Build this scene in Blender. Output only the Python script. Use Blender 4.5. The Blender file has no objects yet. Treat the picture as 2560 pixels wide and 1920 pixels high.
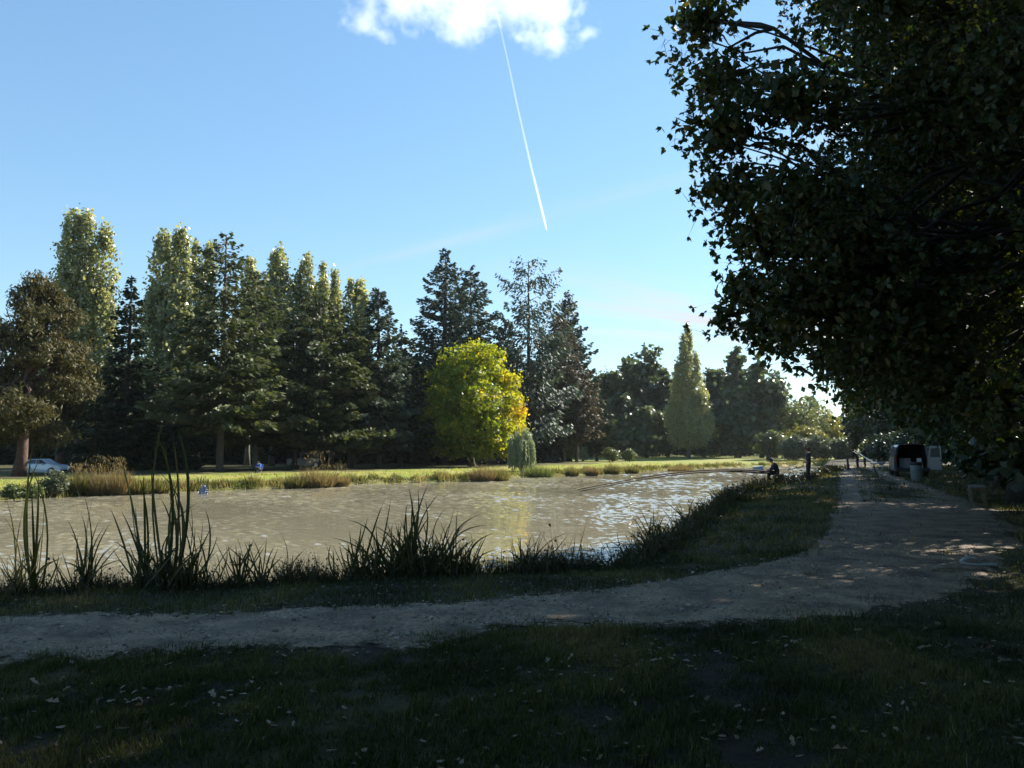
import bpy, bmesh, math, random
import numpy as np
from mathutils import Vector, Matrix

# ------------------------------------------------------------------ camera, sky, sun, exposure
sc = bpy.context.scene
R = math.radians
PITCH = math.atan(64.5 / 800)
cam = bpy.data.cameras.new('camera')
cam_o = bpy.data.objects.new('camera', cam)
sc.collection.objects.link(cam_o)
cam_o.location = (0, 0, 1.6)
cam_o.rotation_euler = (math.pi / 2 + PITCH, 0, 0)
cam.sensor_width = 36
cam.lens = 28.125
cam.clip_end = 40000
sc.camera = cam_o

SUN_EL, SUN_AZ = R(34), R(51)
SUN_D = Vector((math.sin(SUN_AZ) * math.cos(SUN_EL), math.cos(SUN_AZ) * math.cos(SUN_EL), math.sin(SUN_EL)))
world = bpy.data.worlds.new('World')
sc.world = world
world.use_nodes = True
wn = world.node_tree
bg = wn.nodes['Background']
sky = wn.nodes.new('ShaderNodeTexSky')
sky.sky_type = 'NISHITA'
sky.sun_disc = False
sky.sun_elevation = SUN_EL
sky.sun_rotation = SUN_AZ
sky.altitude = 1500
sky.air_density = 1.5
sky.dust_density = 0.0
sky.ozone_density = 6.0
bg.inputs[1].default_value = 0.105

sun = bpy.data.lights.new('sun', 'SUN')
sun.energy = 5.0
sun.angle = R(0.53)
sun.color = (1.0, 0.93, 0.82)
sun_o = bpy.data.objects.new('sun', sun)
sc.collection.objects.link(sun_o)
sun_o.rotation_euler = SUN_D.to_track_quat('Z', 'Y').to_euler()
sun_o.location = (40, 30, 60)

sc.view_settings.view_transform = 'Standard'
sc.view_settings.look = 'None'
sc.view_settings.exposure = 1.5
sc.view_settings.gamma = 1
sc.view_settings.use_curve_mapping = False
sc.cycles.use_denoising = True
sc.cycles.max_bounces = 10
sc.cycles.transparent_max_bounces = 12
sc.cycles.volume_bounces = 8
sc.cycles.volume_max_steps = 256


def nd(nt, typ, **kw):
    n = nt.nodes.new(typ)
    for k, v in kw.items():
        setattr(n, k, v)
    return n


def mth(nt, op, a, b=None, c=None, clamp=False):
    n = nd(nt, 'ShaderNodeMath', operation=op)
    n.use_clamp = clamp
    for i, x in enumerate((a, b, c)):
        if x is None:
            continue
        if isinstance(x, (int, float)):
            n.inputs[i].default_value = x
        else:
            nt.links.new(x, n.inputs[i])
    return n.outputs[0]


# cirrus: thin high bands, laid out on a flat layer overhead and mixed into the sky colour
tint = nd(wn, 'ShaderNodeMix', data_type='RGBA', blend_type='MULTIPLY')
tint.inputs[0].default_value = 1
gm = nd(wn, 'ShaderNodeGamma')
gm.inputs[1].default_value = .68
wn.links.new(sky.outputs[0], gm.inputs[0])
hs = nd(wn, 'ShaderNodeHueSaturation')
hs.inputs['Saturation'].default_value = 1.13
wn.links.new(gm.outputs[0], hs.inputs['Color'])
wn.links.new(hs.outputs[0], tint.inputs[6])
tint.inputs[7].default_value = (1.05, 1.12, 1.12, 1)
tcw = nd(wn, 'ShaderNodeTexCoord')
sep = nd(wn, 'ShaderNodeSeparateXYZ')
wn.links.new(tcw.outputs['Generated'], sep.inputs[0])
zc = mth(wn, 'MAXIMUM', sep.outputs[2], 0.03)
px = mth(wn, 'DIVIDE', sep.outputs[0], zc)
py = mth(wn, 'DIVIDE', sep.outputs[1], zc)
cmb = nd(wn, 'ShaderNodeCombineXYZ')
wn.links.new(px, cmb.inputs[0])
wn.links.new(py, cmb.inputs[1])


def cirrus_band(x0, y0, x1, y1, width, amount, seed):
    dx, dy = x1 - x0, y1 - y0
    L = math.hypot(dx, dy)
    dx, dy = dx / L, dy / L
    rx, ry = mth(wn, 'SUBTRACT', px, x0), mth(wn, 'SUBTRACT', py, y0)
    along = mth(wn, 'ADD', mth(wn, 'MULTIPLY', rx, dx), mth(wn, 'MULTIPLY', ry, dy))
    across = mth(wn, 'SUBTRACT', mth(wn, 'MULTIPLY', rx, -dy), mth(wn, 'MULTIPLY', ry, -dx))
    cv = nd(wn, 'ShaderNodeCombineXYZ')
    wn.links.new(mth(wn, 'MULTIPLY', along, 0.5), cv.inputs[0])
    wn.links.new(mth(wn, 'MULTIPLY', across, 2.2), cv.inputs[1])
    cv.inputs[2].default_value = seed
    nz = nd(wn, 'ShaderNodeTexNoise')
    nz.inputs['Scale'].default_value = 1.3
    nz.inputs['Detail'].default_value = 6
    nz.inputs['Roughness'].default_value = 0.55
    wn.links.new(cv.outputs[0], nz.inputs['Vector'])
    q = mth(wn, 'DIVIDE', across, width)
    g = mth(wn, 'EXPONENT', mth(wn, 'MULTIPLY', mth(wn, 'MULTIPLY', q, q), -1))
    s = mth(wn, 'MULTIPLY_ADD', nz.outputs[0], 3.4, -1.1, clamp=True)
    s = mth(wn, 'MULTIPLY', s, mth(wn, 'MULTIPLY_ADD', along, .6, .5, clamp=True)) if amount > .3 else s
    return mth(wn, 'MULTIPLY', mth(wn, 'MULTIPLY', g, s), amount)


bands = [cirrus_band(.38, 4.76, 1.7, 6.1, .34, .95, 1.3),
         cirrus_band(.5, 5.6, 1.75, 6.5, .26, .95, 4.7),
         cirrus_band(.4, 6.6, 2.4, 7.6, .22, .8, 2.2),
         cirrus_band(-.46, 4.0, .62, 2.94, .10, .28, 9.1),
         cirrus_band(5, -2.0, 7.4, 6.0, .6, .4, 7.9)]
tot = bands[0]
for b in bands[1:]:
    tot = mth(wn, 'ADD', tot, b, clamp=True)
cmix = nd(wn, 'ShaderNodeMix', data_type='RGBA')
wn.links.new(tot, cmix.inputs[0])
wn.links.new(tint.outputs[2], cmix.inputs[6])
cmix.inputs[7].default_value = (2.75, 2.9, 3.05, 1)
wn.links.new(cmix.outputs[2], bg.inputs[0])

# ------------------------------------------------------------------ helpers
rng = np.random.default_rng(11)
random.seed(11)
EYE = np.array([0, 0, 1.6])


def ray(u, v):
    a, b = (u - 512) / 800, (384 - v) / 800
    return np.array([a, math.cos(PITCH) - math.sin(PITCH) * b, math.sin(PITCH) + math.cos(PITCH) * b])


def at(u, v, Y):
    r = ray(u, v)
    return EYE + r * (Y / r[1])


def gp(u, v, z):
    r = ray(u, v)
    return EYE + r * ((z - 1.6) / r[2])


def wave(x, y, seed, scale):
    g = np.random.default_rng(seed)
    s = 0
    for i in range(7):
        a = g.uniform(0, 2 * np.pi)
        k = g.uniform(.6, 1.8) / scale
        s = s + np.sin(k * (np.cos(a) * x + np.sin(a) * y) * 2 * np.pi + g.uniform(0, 6.28))
    return s / 3.5


NE = np.array([(-120, 0), (-70, 4), (-30, 7), (-12, 9.2), (-6.2, 9.75), (-3.04, 10.5), (-1.56, 11.15), (.11, 11.5),
               (1.33, 12.0), (2.2, 13.5), (2.9, 14.8), (4.2, 18.8), (7.6, 28.3), (11, 36.4), (17, 46), (25.9, 65),
               (33, 85), (44, 112), (56, 141)], float)
FE = np.array([(56, 141), (39.3, 130), (27.8, 117), (18.5, 106.7), (12.7, 96), (6.9, 90.6), (.8, 81.4), (-4.6, 73.8),
               (-13.8, 66.7), (-17.8, 60.8), (-22.7, 56.5), (-26, 53.9), (-27.5, 50.5), (-29.8, 46.6), (-45, 38),
               (-80, 25), (-120, 15)], float)
LAKE = np.vstack([NE, FE])


def dline(P, L, close=False):
    d = np.full(len(P), 1e9)
    n = len(L) if close else len(L) - 1
    for i in range(n):
        a, b = L[i], L[(i + 1) % len(L)]
        ab = b - a
        t = np.clip(((P - a) @ ab) / (ab @ ab), 0, 1)
        d = np.minimum(d, np.hypot(*(P - a - t[:, None] * ab).T))
    return d


def inside(P, L):
    r = np.zeros(len(P), bool)
    n = len(L)
    for i in range(n):
        (x1, y1), (x2, y2) = L[i], L[(i + 1) % n]
        if y1 == y2:
            continue
        c = ((y1 > P[:, 1]) != (y2 > P[:, 1])) & (P[:, 0] < (x2 - x1) * (P[:, 1] - y1) / (y2 - y1) + x1)
        r ^= c
    return r


def Hs(x, y):
    P = np.column_stack([np.ravel(x), np.ravel(y)]).astype(float)
    dn, df = dline(P, NE), dline(P, FE)
    s = np.where(inside(P, LAKE), -1, 1)
    jit = .18 * wave(P[:, 0], P[:, 1], 5, 2.2)
    sn, sf = dn * s, df * s
    hn = np.interp(sn + jit * .4, [-3, -1.2, 0, 2, 6], [-2.3, -1.65, -.15, -.03, 0])
    hf = np.interp(sf + jit, [-3, 0, .3, 1.5, 5, 15], [-2.3, -1.45, -1.15, -.98, -.88, -.75])
    w = np.clip((df - dn + 8) / 16, 0, 1)
    w = w * w * (3 - 2 * w)
    h = w * hn + (1 - w) * hf
    h = h + np.clip(s, 0, 1) * .02 * wave(P[:, 0], P[:, 1], 9, 4.0)
    far = np.hypot(P[:, 0], P[:, 1])
    return h + np.clip((far - 250) / 2000, 0, 1) * 4


def H(x, y):
    return float(Hs(np.array([x]), np.array([y]))[0])


def prop(o, label=None, cat=None, group=None, kind=None):
    if label:
        o['label'] = label
    if cat:
        o['category'] = cat
    if group:
        o['group'] = group
    if kind:
        o['kind'] = kind
    return o


def link(o, parent=None):
    sc.collection.objects.link(o)
    if parent is not None:
        o.parent = parent
    return o


def thing(name, loc, label, cat, group=None, rz=0.0):
    o = bpy.data.objects.new(name, None)
    o.empty_display_size = .3
    o.location = tuple(float(c) for c in loc)
    o.rotation_euler = (0, 0, rz)
    link(o)
    return prop(o, label, cat, group)


def mk(name, V, F, mat, parent=None, rnd=None, smooth=False):
    V = np.asarray(V, np.float32)
    F = np.asarray(F, np.int32)
    me = bpy.data.meshes.new(name)
    M, k = F.shape
    me.vertices.add(len(V))
    me.vertices.foreach_set('co', V.ravel())
    me.loops.add(M * k)
    me.loops.foreach_set('vertex_index', F.ravel())
    me.polygons.add(M)
    me.polygons.foreach_set('loop_start', np.arange(0, M * k, k, dtype=np.int32))
    if smooth:
        me.polygons.foreach_set('use_smooth', np.ones(M, bool))
    if rnd is not None:
        a = me.attributes.new('rnd', 'FLOAT', 'POINT')
        a.data.foreach_set('value', np.asarray(rnd, np.float32))
    me.update(calc_edges=True)
    if mat:
        me.materials.append(mat)
    return link(bpy.data.objects.new(name, me), parent)


def dup(root, loc, rz=0.0, scale=(1, 1, 1), label=None):
    r = root.copy()
    link(r)
    r.location = tuple(float(c) for c in loc)
    r.rotation_euler = (0, 0, rz)
    r.scale = scale
    if label:
        r['label'] = label
    for ch in list(root.children):
        c = ch.copy()
        link(c, r)
        for g in list(ch.children):
            link(g.copy(), c)
    return r


class MB:
    """collects solids; build() links them as one mesh"""

    def __init__(s):
        s.v, s.f = [], []

    def add(s, vs, fs):
        n = len(s.v)
        s.v += [tuple(map(float, v)) for v in vs]
        s.f += [tuple(i + n for i in f) for f in fs]
        return s

    def box(s, c, d, rz=0, rx=0, ry=0):
        m = Matrix.Rotation(rz, 3, 'Z') @ Matrix.Rotation(ry, 3, 'Y') @ Matrix.Rotation(rx, 3, 'X')
        vs = [Vector(c) + m @ Vector((x * d[0] / 2, y * d[1] / 2, z * d[2] / 2)) for x in (-1, 1) for y in (-1, 1) for z in (-1, 1)]
        return s.add(vs, [(0, 1, 3, 2), (4, 6, 7, 5), (0, 4, 5, 1), (2, 3, 7, 6), (0, 2, 6, 4), (1, 5, 7, 3)])

    def tube(s, pts, rad, n=8, cap=True):
        pts = [Vector(p) for p in pts]
        if not hasattr(rad, '__len__'):
            rad = [rad] * len(pts)
        vs, fs = [], []
        ref = Vector((0.31, 0.17, 0.93)).normalized()
        for i, p in enumerate(pts):
            t = (pts[min(i + 1, len(pts) - 1)] - pts[max(i - 1, 0)])
            t = t.normalized() if t.length > 1e-9 else Vector((0, 0, 1))
            a = t.cross(ref)
            if a.length < .05:
                a = t.cross(Vector((1, 0, 0)))
            a.normalize()
            b = t.cross(a)
            for k in range(n):
                th = 2 * math.pi * k / n
                vs.append(p + (a * math.cos(th) + b * math.sin(th)) * rad[i])
        for i in range(len(pts) - 1):
            for k in range(n):
                fs.append((i * n + k, i * n + (k + 1) % n, (i + 1) * n + (k + 1) % n, (i + 1) * n + k))
        if cap:
            fs.append(tuple(range(n))[::-1])
            fs.append(tuple(range((len(pts) - 1) * n, len(pts) * n)))
        return s.add(vs, fs)

    def lathe(s, prof, n=20, c=(0, 0, 0)):
        vs, fs = [], []
        for r, z in prof:
            for k in range(n):
                a = 2 * math.pi * k / n
                vs.append((c[0] + r * math.cos(a), c[1] + r * math.sin(a), c[2] + z))
        for i in range(len(prof) - 1):
            for k in range(n):
                fs.append((i * n + k, i * n + (k + 1) % n, (i + 1) * n + (k + 1) % n, (i + 1) * n + k))
        return s.add(vs, fs)

    def prism(s, poly, y0, y1, sc1=1.0):
        """poly in (x,z), extruded along y"""
        n = len(poly)
        vs = [(x, y0, z) for x, z in poly] + [(x, y1, z) for x, z in poly]
        fs = [tuple(range(n)), tuple(range(n, 2 * n))[::-1]]
        fs += [(i, i + n, (i + 1) % n + n, (i + 1) % n) for i in range(n)]
        return s.add(vs, fs)

    def build(s, name, mat, parent=None, smooth=False, bevel=0):
        me = bpy.data.meshes.new(name)
        me.from_pydata(s.v, [], s.f)
        bm = bmesh.new()
        bm.from_mesh(me)
        bmesh.ops.recalc_face_normals(bm, faces=bm.faces)
        if bevel:
            bmesh.ops.bevel(bm, geom=list(bm.edges), offset=bevel, segments=2, affect='EDGES', profile=.6)
        bm.to_mesh(me)
        bm.free()
        if smooth:
            for p in me.polygons:
                p.use_smooth = True
        if mat:
            me.materials.append(mat)
        return link(bpy.data.objects.new(name, me), parent)


# ------------------------------------------------------------------ materials
MATS = {}


def simple(name, col, rough=.6, metal=0.0, spec=.4, noise=0.0, nscale=8.0, bump=0.0, col2=None):
    if name in MATS:
        return MATS[name]
    m = bpy.data.materials.new(name)
    m.use_nodes = True
    nt = m.node_tree
    b = nt.nodes['Principled BSDF']
    b.inputs['Roughness'].default_value = rough
    b.inputs['Metallic'].default_value = metal
    b.inputs['Specular IOR Level'].default_value = spec
    c1 = (*col, 1)
    if noise or col2:
        c2 = (*(col2 or [c * (1 - noise) for c in col]), 1)
        tc = nd(nt, 'ShaderNodeTexCoord')
        nz = nd(nt, 'ShaderNodeTexNoise')
        nz.inputs['Scale'].default_value = nscale
        nz.inputs['Detail'].default_value = 6
        nt.links.new(tc.outputs['Object'], nz.inputs['Vector'])
        rp = nd(nt, 'ShaderNodeValToRGB')
        rp.color_ramp.elements[0].position = .35
        rp.color_ramp.elements[1].position = .65
        rp.color_ramp.elements[0].color = c2
        rp.color_ramp.elements[1].color = c1
        nt.links.new(nz.outputs[0], rp.inputs[0])
        nt.links.new(rp.outputs[0], b.inputs['Base Color'])
        if bump:
            bp = nd(nt, 'ShaderNodeBump')
            bp.inputs['Strength'].default_value = bump
            bp.inputs['Distance'].default_value = .02
            nt.links.new(nz.outputs[0], bp.inputs['Height'])
            nt.links.new(bp.outputs[0], b.inputs['Normal'])
    else:
        b.inputs['Base Color'].default_value = c1
    MATS[name] = m
    return m


def leaf(name, cols, trans=.35, tcol=None, rough=.5, spec=.35):
    """foliage: colour picked per leaf, some light passing through the blade"""
    m = bpy.data.materials.new(name)
    m.use_nodes = True
    nt = m.node_tree
    b = nt.nodes['Principled BSDF']
    b.inputs['Roughness'].default_value = rough
    b.inputs['Specular IOR Level'].default_value = spec
    at_ = nd(nt, 'ShaderNodeAttribute', attribute_name='rnd')
    rp = nd(nt, 'ShaderNodeValToRGB')
    el = rp.color_ramp.elements
    while len(el) < len(cols):
        el.new(.5)
    for i, c in enumerate(cols):
        el[i].position = i / max(1, len(cols) - 1)
        el[i].color = (*c, 1)
    nt.links.new(at_.outputs['Fac'], rp.inputs[0])
    nt.links.new(rp.outputs[0], b.inputs['Base Color'])
    tr = nd(nt, 'ShaderNodeBsdfTranslucent')
    g = nd(nt, 'ShaderNodeMix', data_type='RGBA', blend_type='MULTIPLY')
    g.inputs[0].default_value = 1
    nt.links.new(rp.outputs[0], g.inputs[6])
    g.inputs[7].default_value = (*(tcol or (1.5, 1.5, .7)), 1)
    nt.links.new(g.outputs[2], tr.inputs[0])
    mx = nd(nt, 'ShaderNodeMixShader')
    mx.inputs[0].default_value = trans
    nt.links.new(b.outputs[0], mx.inputs[1])
    nt.links.new(tr.outputs[0], mx.inputs[2])
    nt.links.new(mx.outputs[0], nt.nodes['Material Output'].inputs[0])
    return m


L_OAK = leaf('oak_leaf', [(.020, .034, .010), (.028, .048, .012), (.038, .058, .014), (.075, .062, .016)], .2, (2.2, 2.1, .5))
L_POP = leaf('poplar_leaf', [(.13, .145, .07), (.21, .225, .11), (.32, .32, .15), (.44, .37, .16)], .5, (1.35, 1.35, .8), .36, .8)
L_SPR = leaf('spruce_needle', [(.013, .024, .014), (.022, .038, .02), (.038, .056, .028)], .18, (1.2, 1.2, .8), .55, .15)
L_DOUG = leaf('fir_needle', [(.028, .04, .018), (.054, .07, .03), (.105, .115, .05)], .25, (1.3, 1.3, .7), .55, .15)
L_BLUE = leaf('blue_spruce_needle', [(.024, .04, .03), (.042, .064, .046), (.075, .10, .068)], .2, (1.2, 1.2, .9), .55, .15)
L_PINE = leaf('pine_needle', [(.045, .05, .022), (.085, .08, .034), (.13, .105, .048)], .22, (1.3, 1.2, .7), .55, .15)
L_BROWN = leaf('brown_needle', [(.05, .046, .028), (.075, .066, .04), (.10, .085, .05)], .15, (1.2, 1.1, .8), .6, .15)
L_MAPLE = leaf('maple_leaf', [(.06, .105, .014), (.11, .165, .018), (.22, .25, .02), (.36, .30, .02), (.42, .25, .02)], .5, (1.9, 1.7, .4), .5)
L_WOOD = leaf('woodland_leaf', [(.04, .06, .03), (.062, .088, .04), (.11, .13, .06)], .36, (1.4, 1.4, .8), .42, .6)
L_WILL = leaf('willow_leaf', [(.14, .17, .10), (.22, .25, .16), (.34, .36, .27)], .4, (1.2, 1.3, .8), .4, .6)
L_SHRUB = leaf('shrub_leaf', [(.06, .085, .03), (.10, .125, .045), (.16, .17, .07)], .35, (1.4, 1.4, .7), .45)
L_YSHRUB = leaf('yellow_shrub_leaf', [(.12, .13, .03), (.18, .18, .04), (.24, .21, .05)], .4, (1.5, 1.4, .6), .45)
L_GREY = leaf('grey_sallow_leaf', [(.07, .085, .05), (.11, .125, .075), (.17, .18, .11)], .3, (1.2, 1.3, .8), .45)
L_DARK = leaf('dark_leaf', [(.016, .028, .010), (.024, .04, .014), (.035, .05, .018)], .15, (1.4, 1.4, .6))
L_DRY = leaf('dry_weed', [(.14, .115, .06), (.20, .155, .08), (.24, .165, .09), (.14, .14, .055)], .35, (1.3, 1.2, .7), .7, .2)
L_TUFT = leaf('sedge_blade', [(.06, .075, .025), (.11, .115, .035), (.20, .17, .07), (.26, .20, .10)], .35, (1.3, 1.3, .7), .6, .25)
L_REED = leaf('reed_blade', [(.02, .032, .01), (.028, .042, .011), (.042, .048, .016), (.07, .058, .026)], .25, (1.6, 1.6, .5), .4, .4)
L_WEED = leaf('weed_leaf', [(.02, .026, .01), (.032, .036, .014), (.05, .04, .02)], .25, (1.4, 1.3, .6))
L_GRASS = leaf('grass_blade', [(.02, .022, .008), (.02, .034, .008), (.038, .05, .013), (.13, .105, .05)], .4, (1.5, 1.5, .6), .38, .5)
L_LITTER = leaf('fallen_leaf', [(.09, .05, .024), (.14, .095, .055), (.26, .22, .16), (.08, .035, .015)], .2, (1.2, 1.1, .8), .6)

BARK = simple('bark', (.10, .075, .055), .9, noise=.5, nscale=6, bump=.6)
BARK_GREY = simple('grey_bark', (.17, .155, .135), .9, noise=.45, nscale=5, bump=.6)
BARK_RED = simple('pine_bark', (.11, .062, .048), .9, noise=.45, nscale=5, bump=.7)
BARK_DARK = simple('dark_bark', (.055, .045, .036), .9, noise=.4, nscale=6, bump=.5)


def ground_mat():
    m = bpy.data.materials.new('grassy_ground')
    m.use_nodes = True
    nt = m.node_tree
    b = nt.nodes['Principled BSDF']
    b.inputs['Roughness'].default_value = .9
    b.inputs['Specular IOR Level'].default_value = .15
    tc = nd(nt, 'ShaderNodeTexCoord')

    def noise(scale, det=5, rough=.6):
        n = nd(nt, 'ShaderNodeTexNoise')
        n.inputs['Scale'].default_value = scale
        n.inputs['Detail'].default_value = det
        n.inputs['Roughness'].default_value = rough
        nt.links.new(tc.outputs['Object'], n.inputs['Vector'])
        return n.outputs[0]

    def ramp(src, stops):
        r = nd(nt, 'ShaderNodeValToRGB')
        el = r.color_ramp.elements
        while len(el) < len(stops):
            el.new(.5)
        for i, (p, c) in enumerate(stops):
            el[i].position = p
            el[i].color = (*c, 1)
        nt.links.new(src, r.inputs[0])
        return r.outputs[0]
    big = ramp(noise(.22, 4), [(.38, (.17, .215, .042)), (.5, (.23, .245, .06)), (.64, (.31, .26, .12))])
    fine = ramp(noise(3.1, 6, .7), [(.3, (.5, .52, .45)), (.7, (1.25, 1.2, 1.1))])
    mul = nd(nt, 'ShaderNodeMix', data_type='RGBA', blend_type='MULTIPLY')
    mul.inputs[0].default_value = 1
    nt.links.new(big, mul.inputs[6])
    nt.links.new(fine, mul.inputs[7])
    soil_shade = nd(nt, 'ShaderNodeMix', data_type='RGBA')
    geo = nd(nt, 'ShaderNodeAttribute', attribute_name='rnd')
    nt.links.new(geo.outputs['Fac'], soil_shade.inputs[0])
    nt.links.new(mul.outputs[2], soil_shade.inputs[6])
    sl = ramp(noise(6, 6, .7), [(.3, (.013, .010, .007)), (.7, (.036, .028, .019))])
    nt.links.new(sl, soil_shade.inputs[7])
    nt.links.new(soil_shade.outputs[2], b.inputs['Base Color'])
    bp = nd(nt, 'ShaderNodeBump')
    bp.inputs['Strength'].default_value = .8
    bp.inputs['Distance'].default_value = .06
    nt.links.new(noise(7, 8, .75), bp.inputs['Height'])
    nt.links.new(bp.outputs[0], b.inputs['Normal'])
    return m


def gravel_mat():
    m = bpy.data.materials.new('gravel')
    m.use_nodes = True
    nt = m.node_tree
    b = nt.nodes['Principled BSDF']
    b.inputs['Roughness'].default_value = .85
    b.inputs['Specular IOR Level'].default_value = .25
    tc = nd(nt, 'ShaderNodeTexCoord')
    v = nd(nt, 'ShaderNodeTexVoronoi')
    v.inputs['Scale'].default_value = 38
    n1 = nd(nt, 'ShaderNodeTexNoise')
    n1.inputs['Scale'].default_value = 1.6
    n1.inputs['Detail'].default_value = 7
    n1.inputs['Roughness'].default_value = .65
    n2 = nd(nt, 'ShaderNodeTexNoise')
    n2.inputs['Scale'].default_value = 60
    n2.inputs['Detail'].default_value = 3
    for q in (v, n1, n2):
        nt.links.new(tc.outputs['Object'], q.inputs['Vector'])
    r1 = nd(nt, 'ShaderNodeValToRGB')
    e = r1.color_ramp.elements
    e[0].position, e[0].color = .36, (.075, .058, .041, 1)
    e[1].position, e[1].color = .62, (.225, .175, .118, 1)
    nt.links.new(n1.outputs[0], r1.inputs[0])
    r2 = nd(nt, 'ShaderNodeValToRGB')
    e = r2.color_ramp.elements
    e[0].position, e[0].color = 0, (.55, .52, .48, 1)
    e[1].position, e[1].color = 1, (1.45, 1.42, 1.38, 1)
    nt.links.new(v.outputs['Color'], r2.inputs[0])
    mx = nd(nt, 'ShaderNodeMix', data_type='RGBA', blend_type='MULTIPLY')
    mx.inputs[0].default_value = 1
    nt.links.new(r1.outputs[0], mx.inputs[6])
    nt.links.new(r2.outputs[0], mx.inputs[7])
    nt.links.new(mx.outputs[2], b.inputs['Base Color'])
    bp = nd(nt, 'ShaderNodeBump')
    bp.inputs['Strength'].default_value = .9
    bp.inputs['Distance'].default_value = .02
    # the gravel thins out towards its edges and in worn, soily patches
    ed = nd(nt, 'ShaderNodeAttribute', attribute_name='rnd')
    n3 = nd(nt, 'ShaderNodeTexNoise')
    n3.inputs['Scale'].default_value = 3.2
    n3.inputs['Detail'].default_value = 8
    n3.inputs['Roughness'].default_value = .72
    nt.links.new(tc.outputs['Object'], n3.inputs['Vector'])
    cov = mth(nt, 'ADD', mth(nt, 'MULTIPLY', ed.outputs['Fac'], .42), n3.outputs[0])
    nt.links.new(mth(nt, 'MULTIPLY_ADD', cov, 7.0, -3.9, clamp=True), b.inputs['Alpha'])
    s = mth(nt, 'ADD', mth(nt, 'MULTIPLY', v.outputs['Distance'], -1.0), mth(nt, 'MULTIPLY', n2.outputs[0], .5))
    nt.links.new(s, bp.inputs['Height'])
    nt.links.new(bp.outputs[0], b.inputs['Normal'])
    return m


WAVE_A, WAVE_B = .14, .0


def water_mat():
    m = bpy.data.materials.new('lake_water')
    m.use_nodes = True
    nt = m.node_tree
    b = nt.nodes['Principled BSDF']
    b.inputs['Base Color'].default_value = (.215, .195, .135, 1)
    b.inputs['Roughness'].default_value = .03
    b.inputs['IOR'].default_value = 1.38
    tc = nd(nt, 'ShaderNodeTexCoord')
    mp = nd(nt, 'ShaderNodeMapping')
    mp.inputs['Rotation'].default_value = (0, 0, R(12))
    mp.inputs['Scale'].default_value = (.5, 1.3, 1)
    nt.links.new(tc.outputs['Object'], mp.inputs[0])

    def nz(scale, det, rough=.5):
        n = nd(nt, 'ShaderNodeTexNoise')
        n.inputs['Scale'].default_value = scale
        n.inputs['Detail'].default_value = det
        n.inputs['Roughness'].default_value = rough
        nt.links.new(mp.outputs[0], n.inputs['Vector'])
        return n.outputs[0]
    gust = nd(nt, 'ShaderNodeMapRange')
    gust.inputs[1].default_value, gust.inputs[2].default_value = .35, .65
    gust.inputs[3].default_value, gust.inputs[4].default_value = .25, 1.25
    nt.links.new(nz(.07, 4), gust.inputs[0])
    def slopes(scale, det, amt):
        n = nd(nt, 'ShaderNodeTexNoise')
        n.inputs['Scale'].default_value = scale
        n.inputs['Detail'].default_value = det
        nt.links.new(mp.outputs[0], n.inputs['Vector'])
        v = nd(nt, 'ShaderNodeVectorMath', operation='MULTIPLY_ADD')
        nt.links.new(n.outputs['Color'], v.inputs[0])
        v.inputs[1].default_value = (amt * .7, amt, 0)
        v.inputs[2].default_value = (-amt * .35, -amt * .5, 0)
        return v.outputs[0]
    s1 = nd(nt, 'ShaderNodeVectorMath', operation='ADD')
    nt.links.new(slopes(2.3, 3, WAVE_A), s1.inputs[0])
    nt.links.new(slopes(.7, 2, WAVE_B), s1.inputs[1])
    s2 = nd(nt, 'ShaderNodeVectorMath', operation='SCALE')
    nt.links.new(s1.outputs[0], s2.inputs[0])
    nt.links.new(gust.outputs[0], s2.inputs['Scale'])
    s3 = nd(nt, 'ShaderNodeVectorMath', operation='ADD')
    nt.links.new(s2.outputs[0], s3.inputs[0])
    s3.inputs[1].default_value = (0, 0, 1)
    s4 = nd(nt, 'ShaderNodeVectorMath', operation='NORMALIZE')
    nt.links.new(s3.outputs[0], s4.inputs[0])
    nt.links.new(s4.outputs[0], b.inputs['Normal'])
    return m


# ------------------------------------------------------------------ terrain, water, path
def ramp_rings():
    r = list(np.linspace(.4, 3, 8))
    while r[-1] < 165:
        r.append(r[-1] * 1.02)
    while r[-1] < 6000:
        r.append(r[-1] * 1.13)
    return np.array(r)


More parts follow.
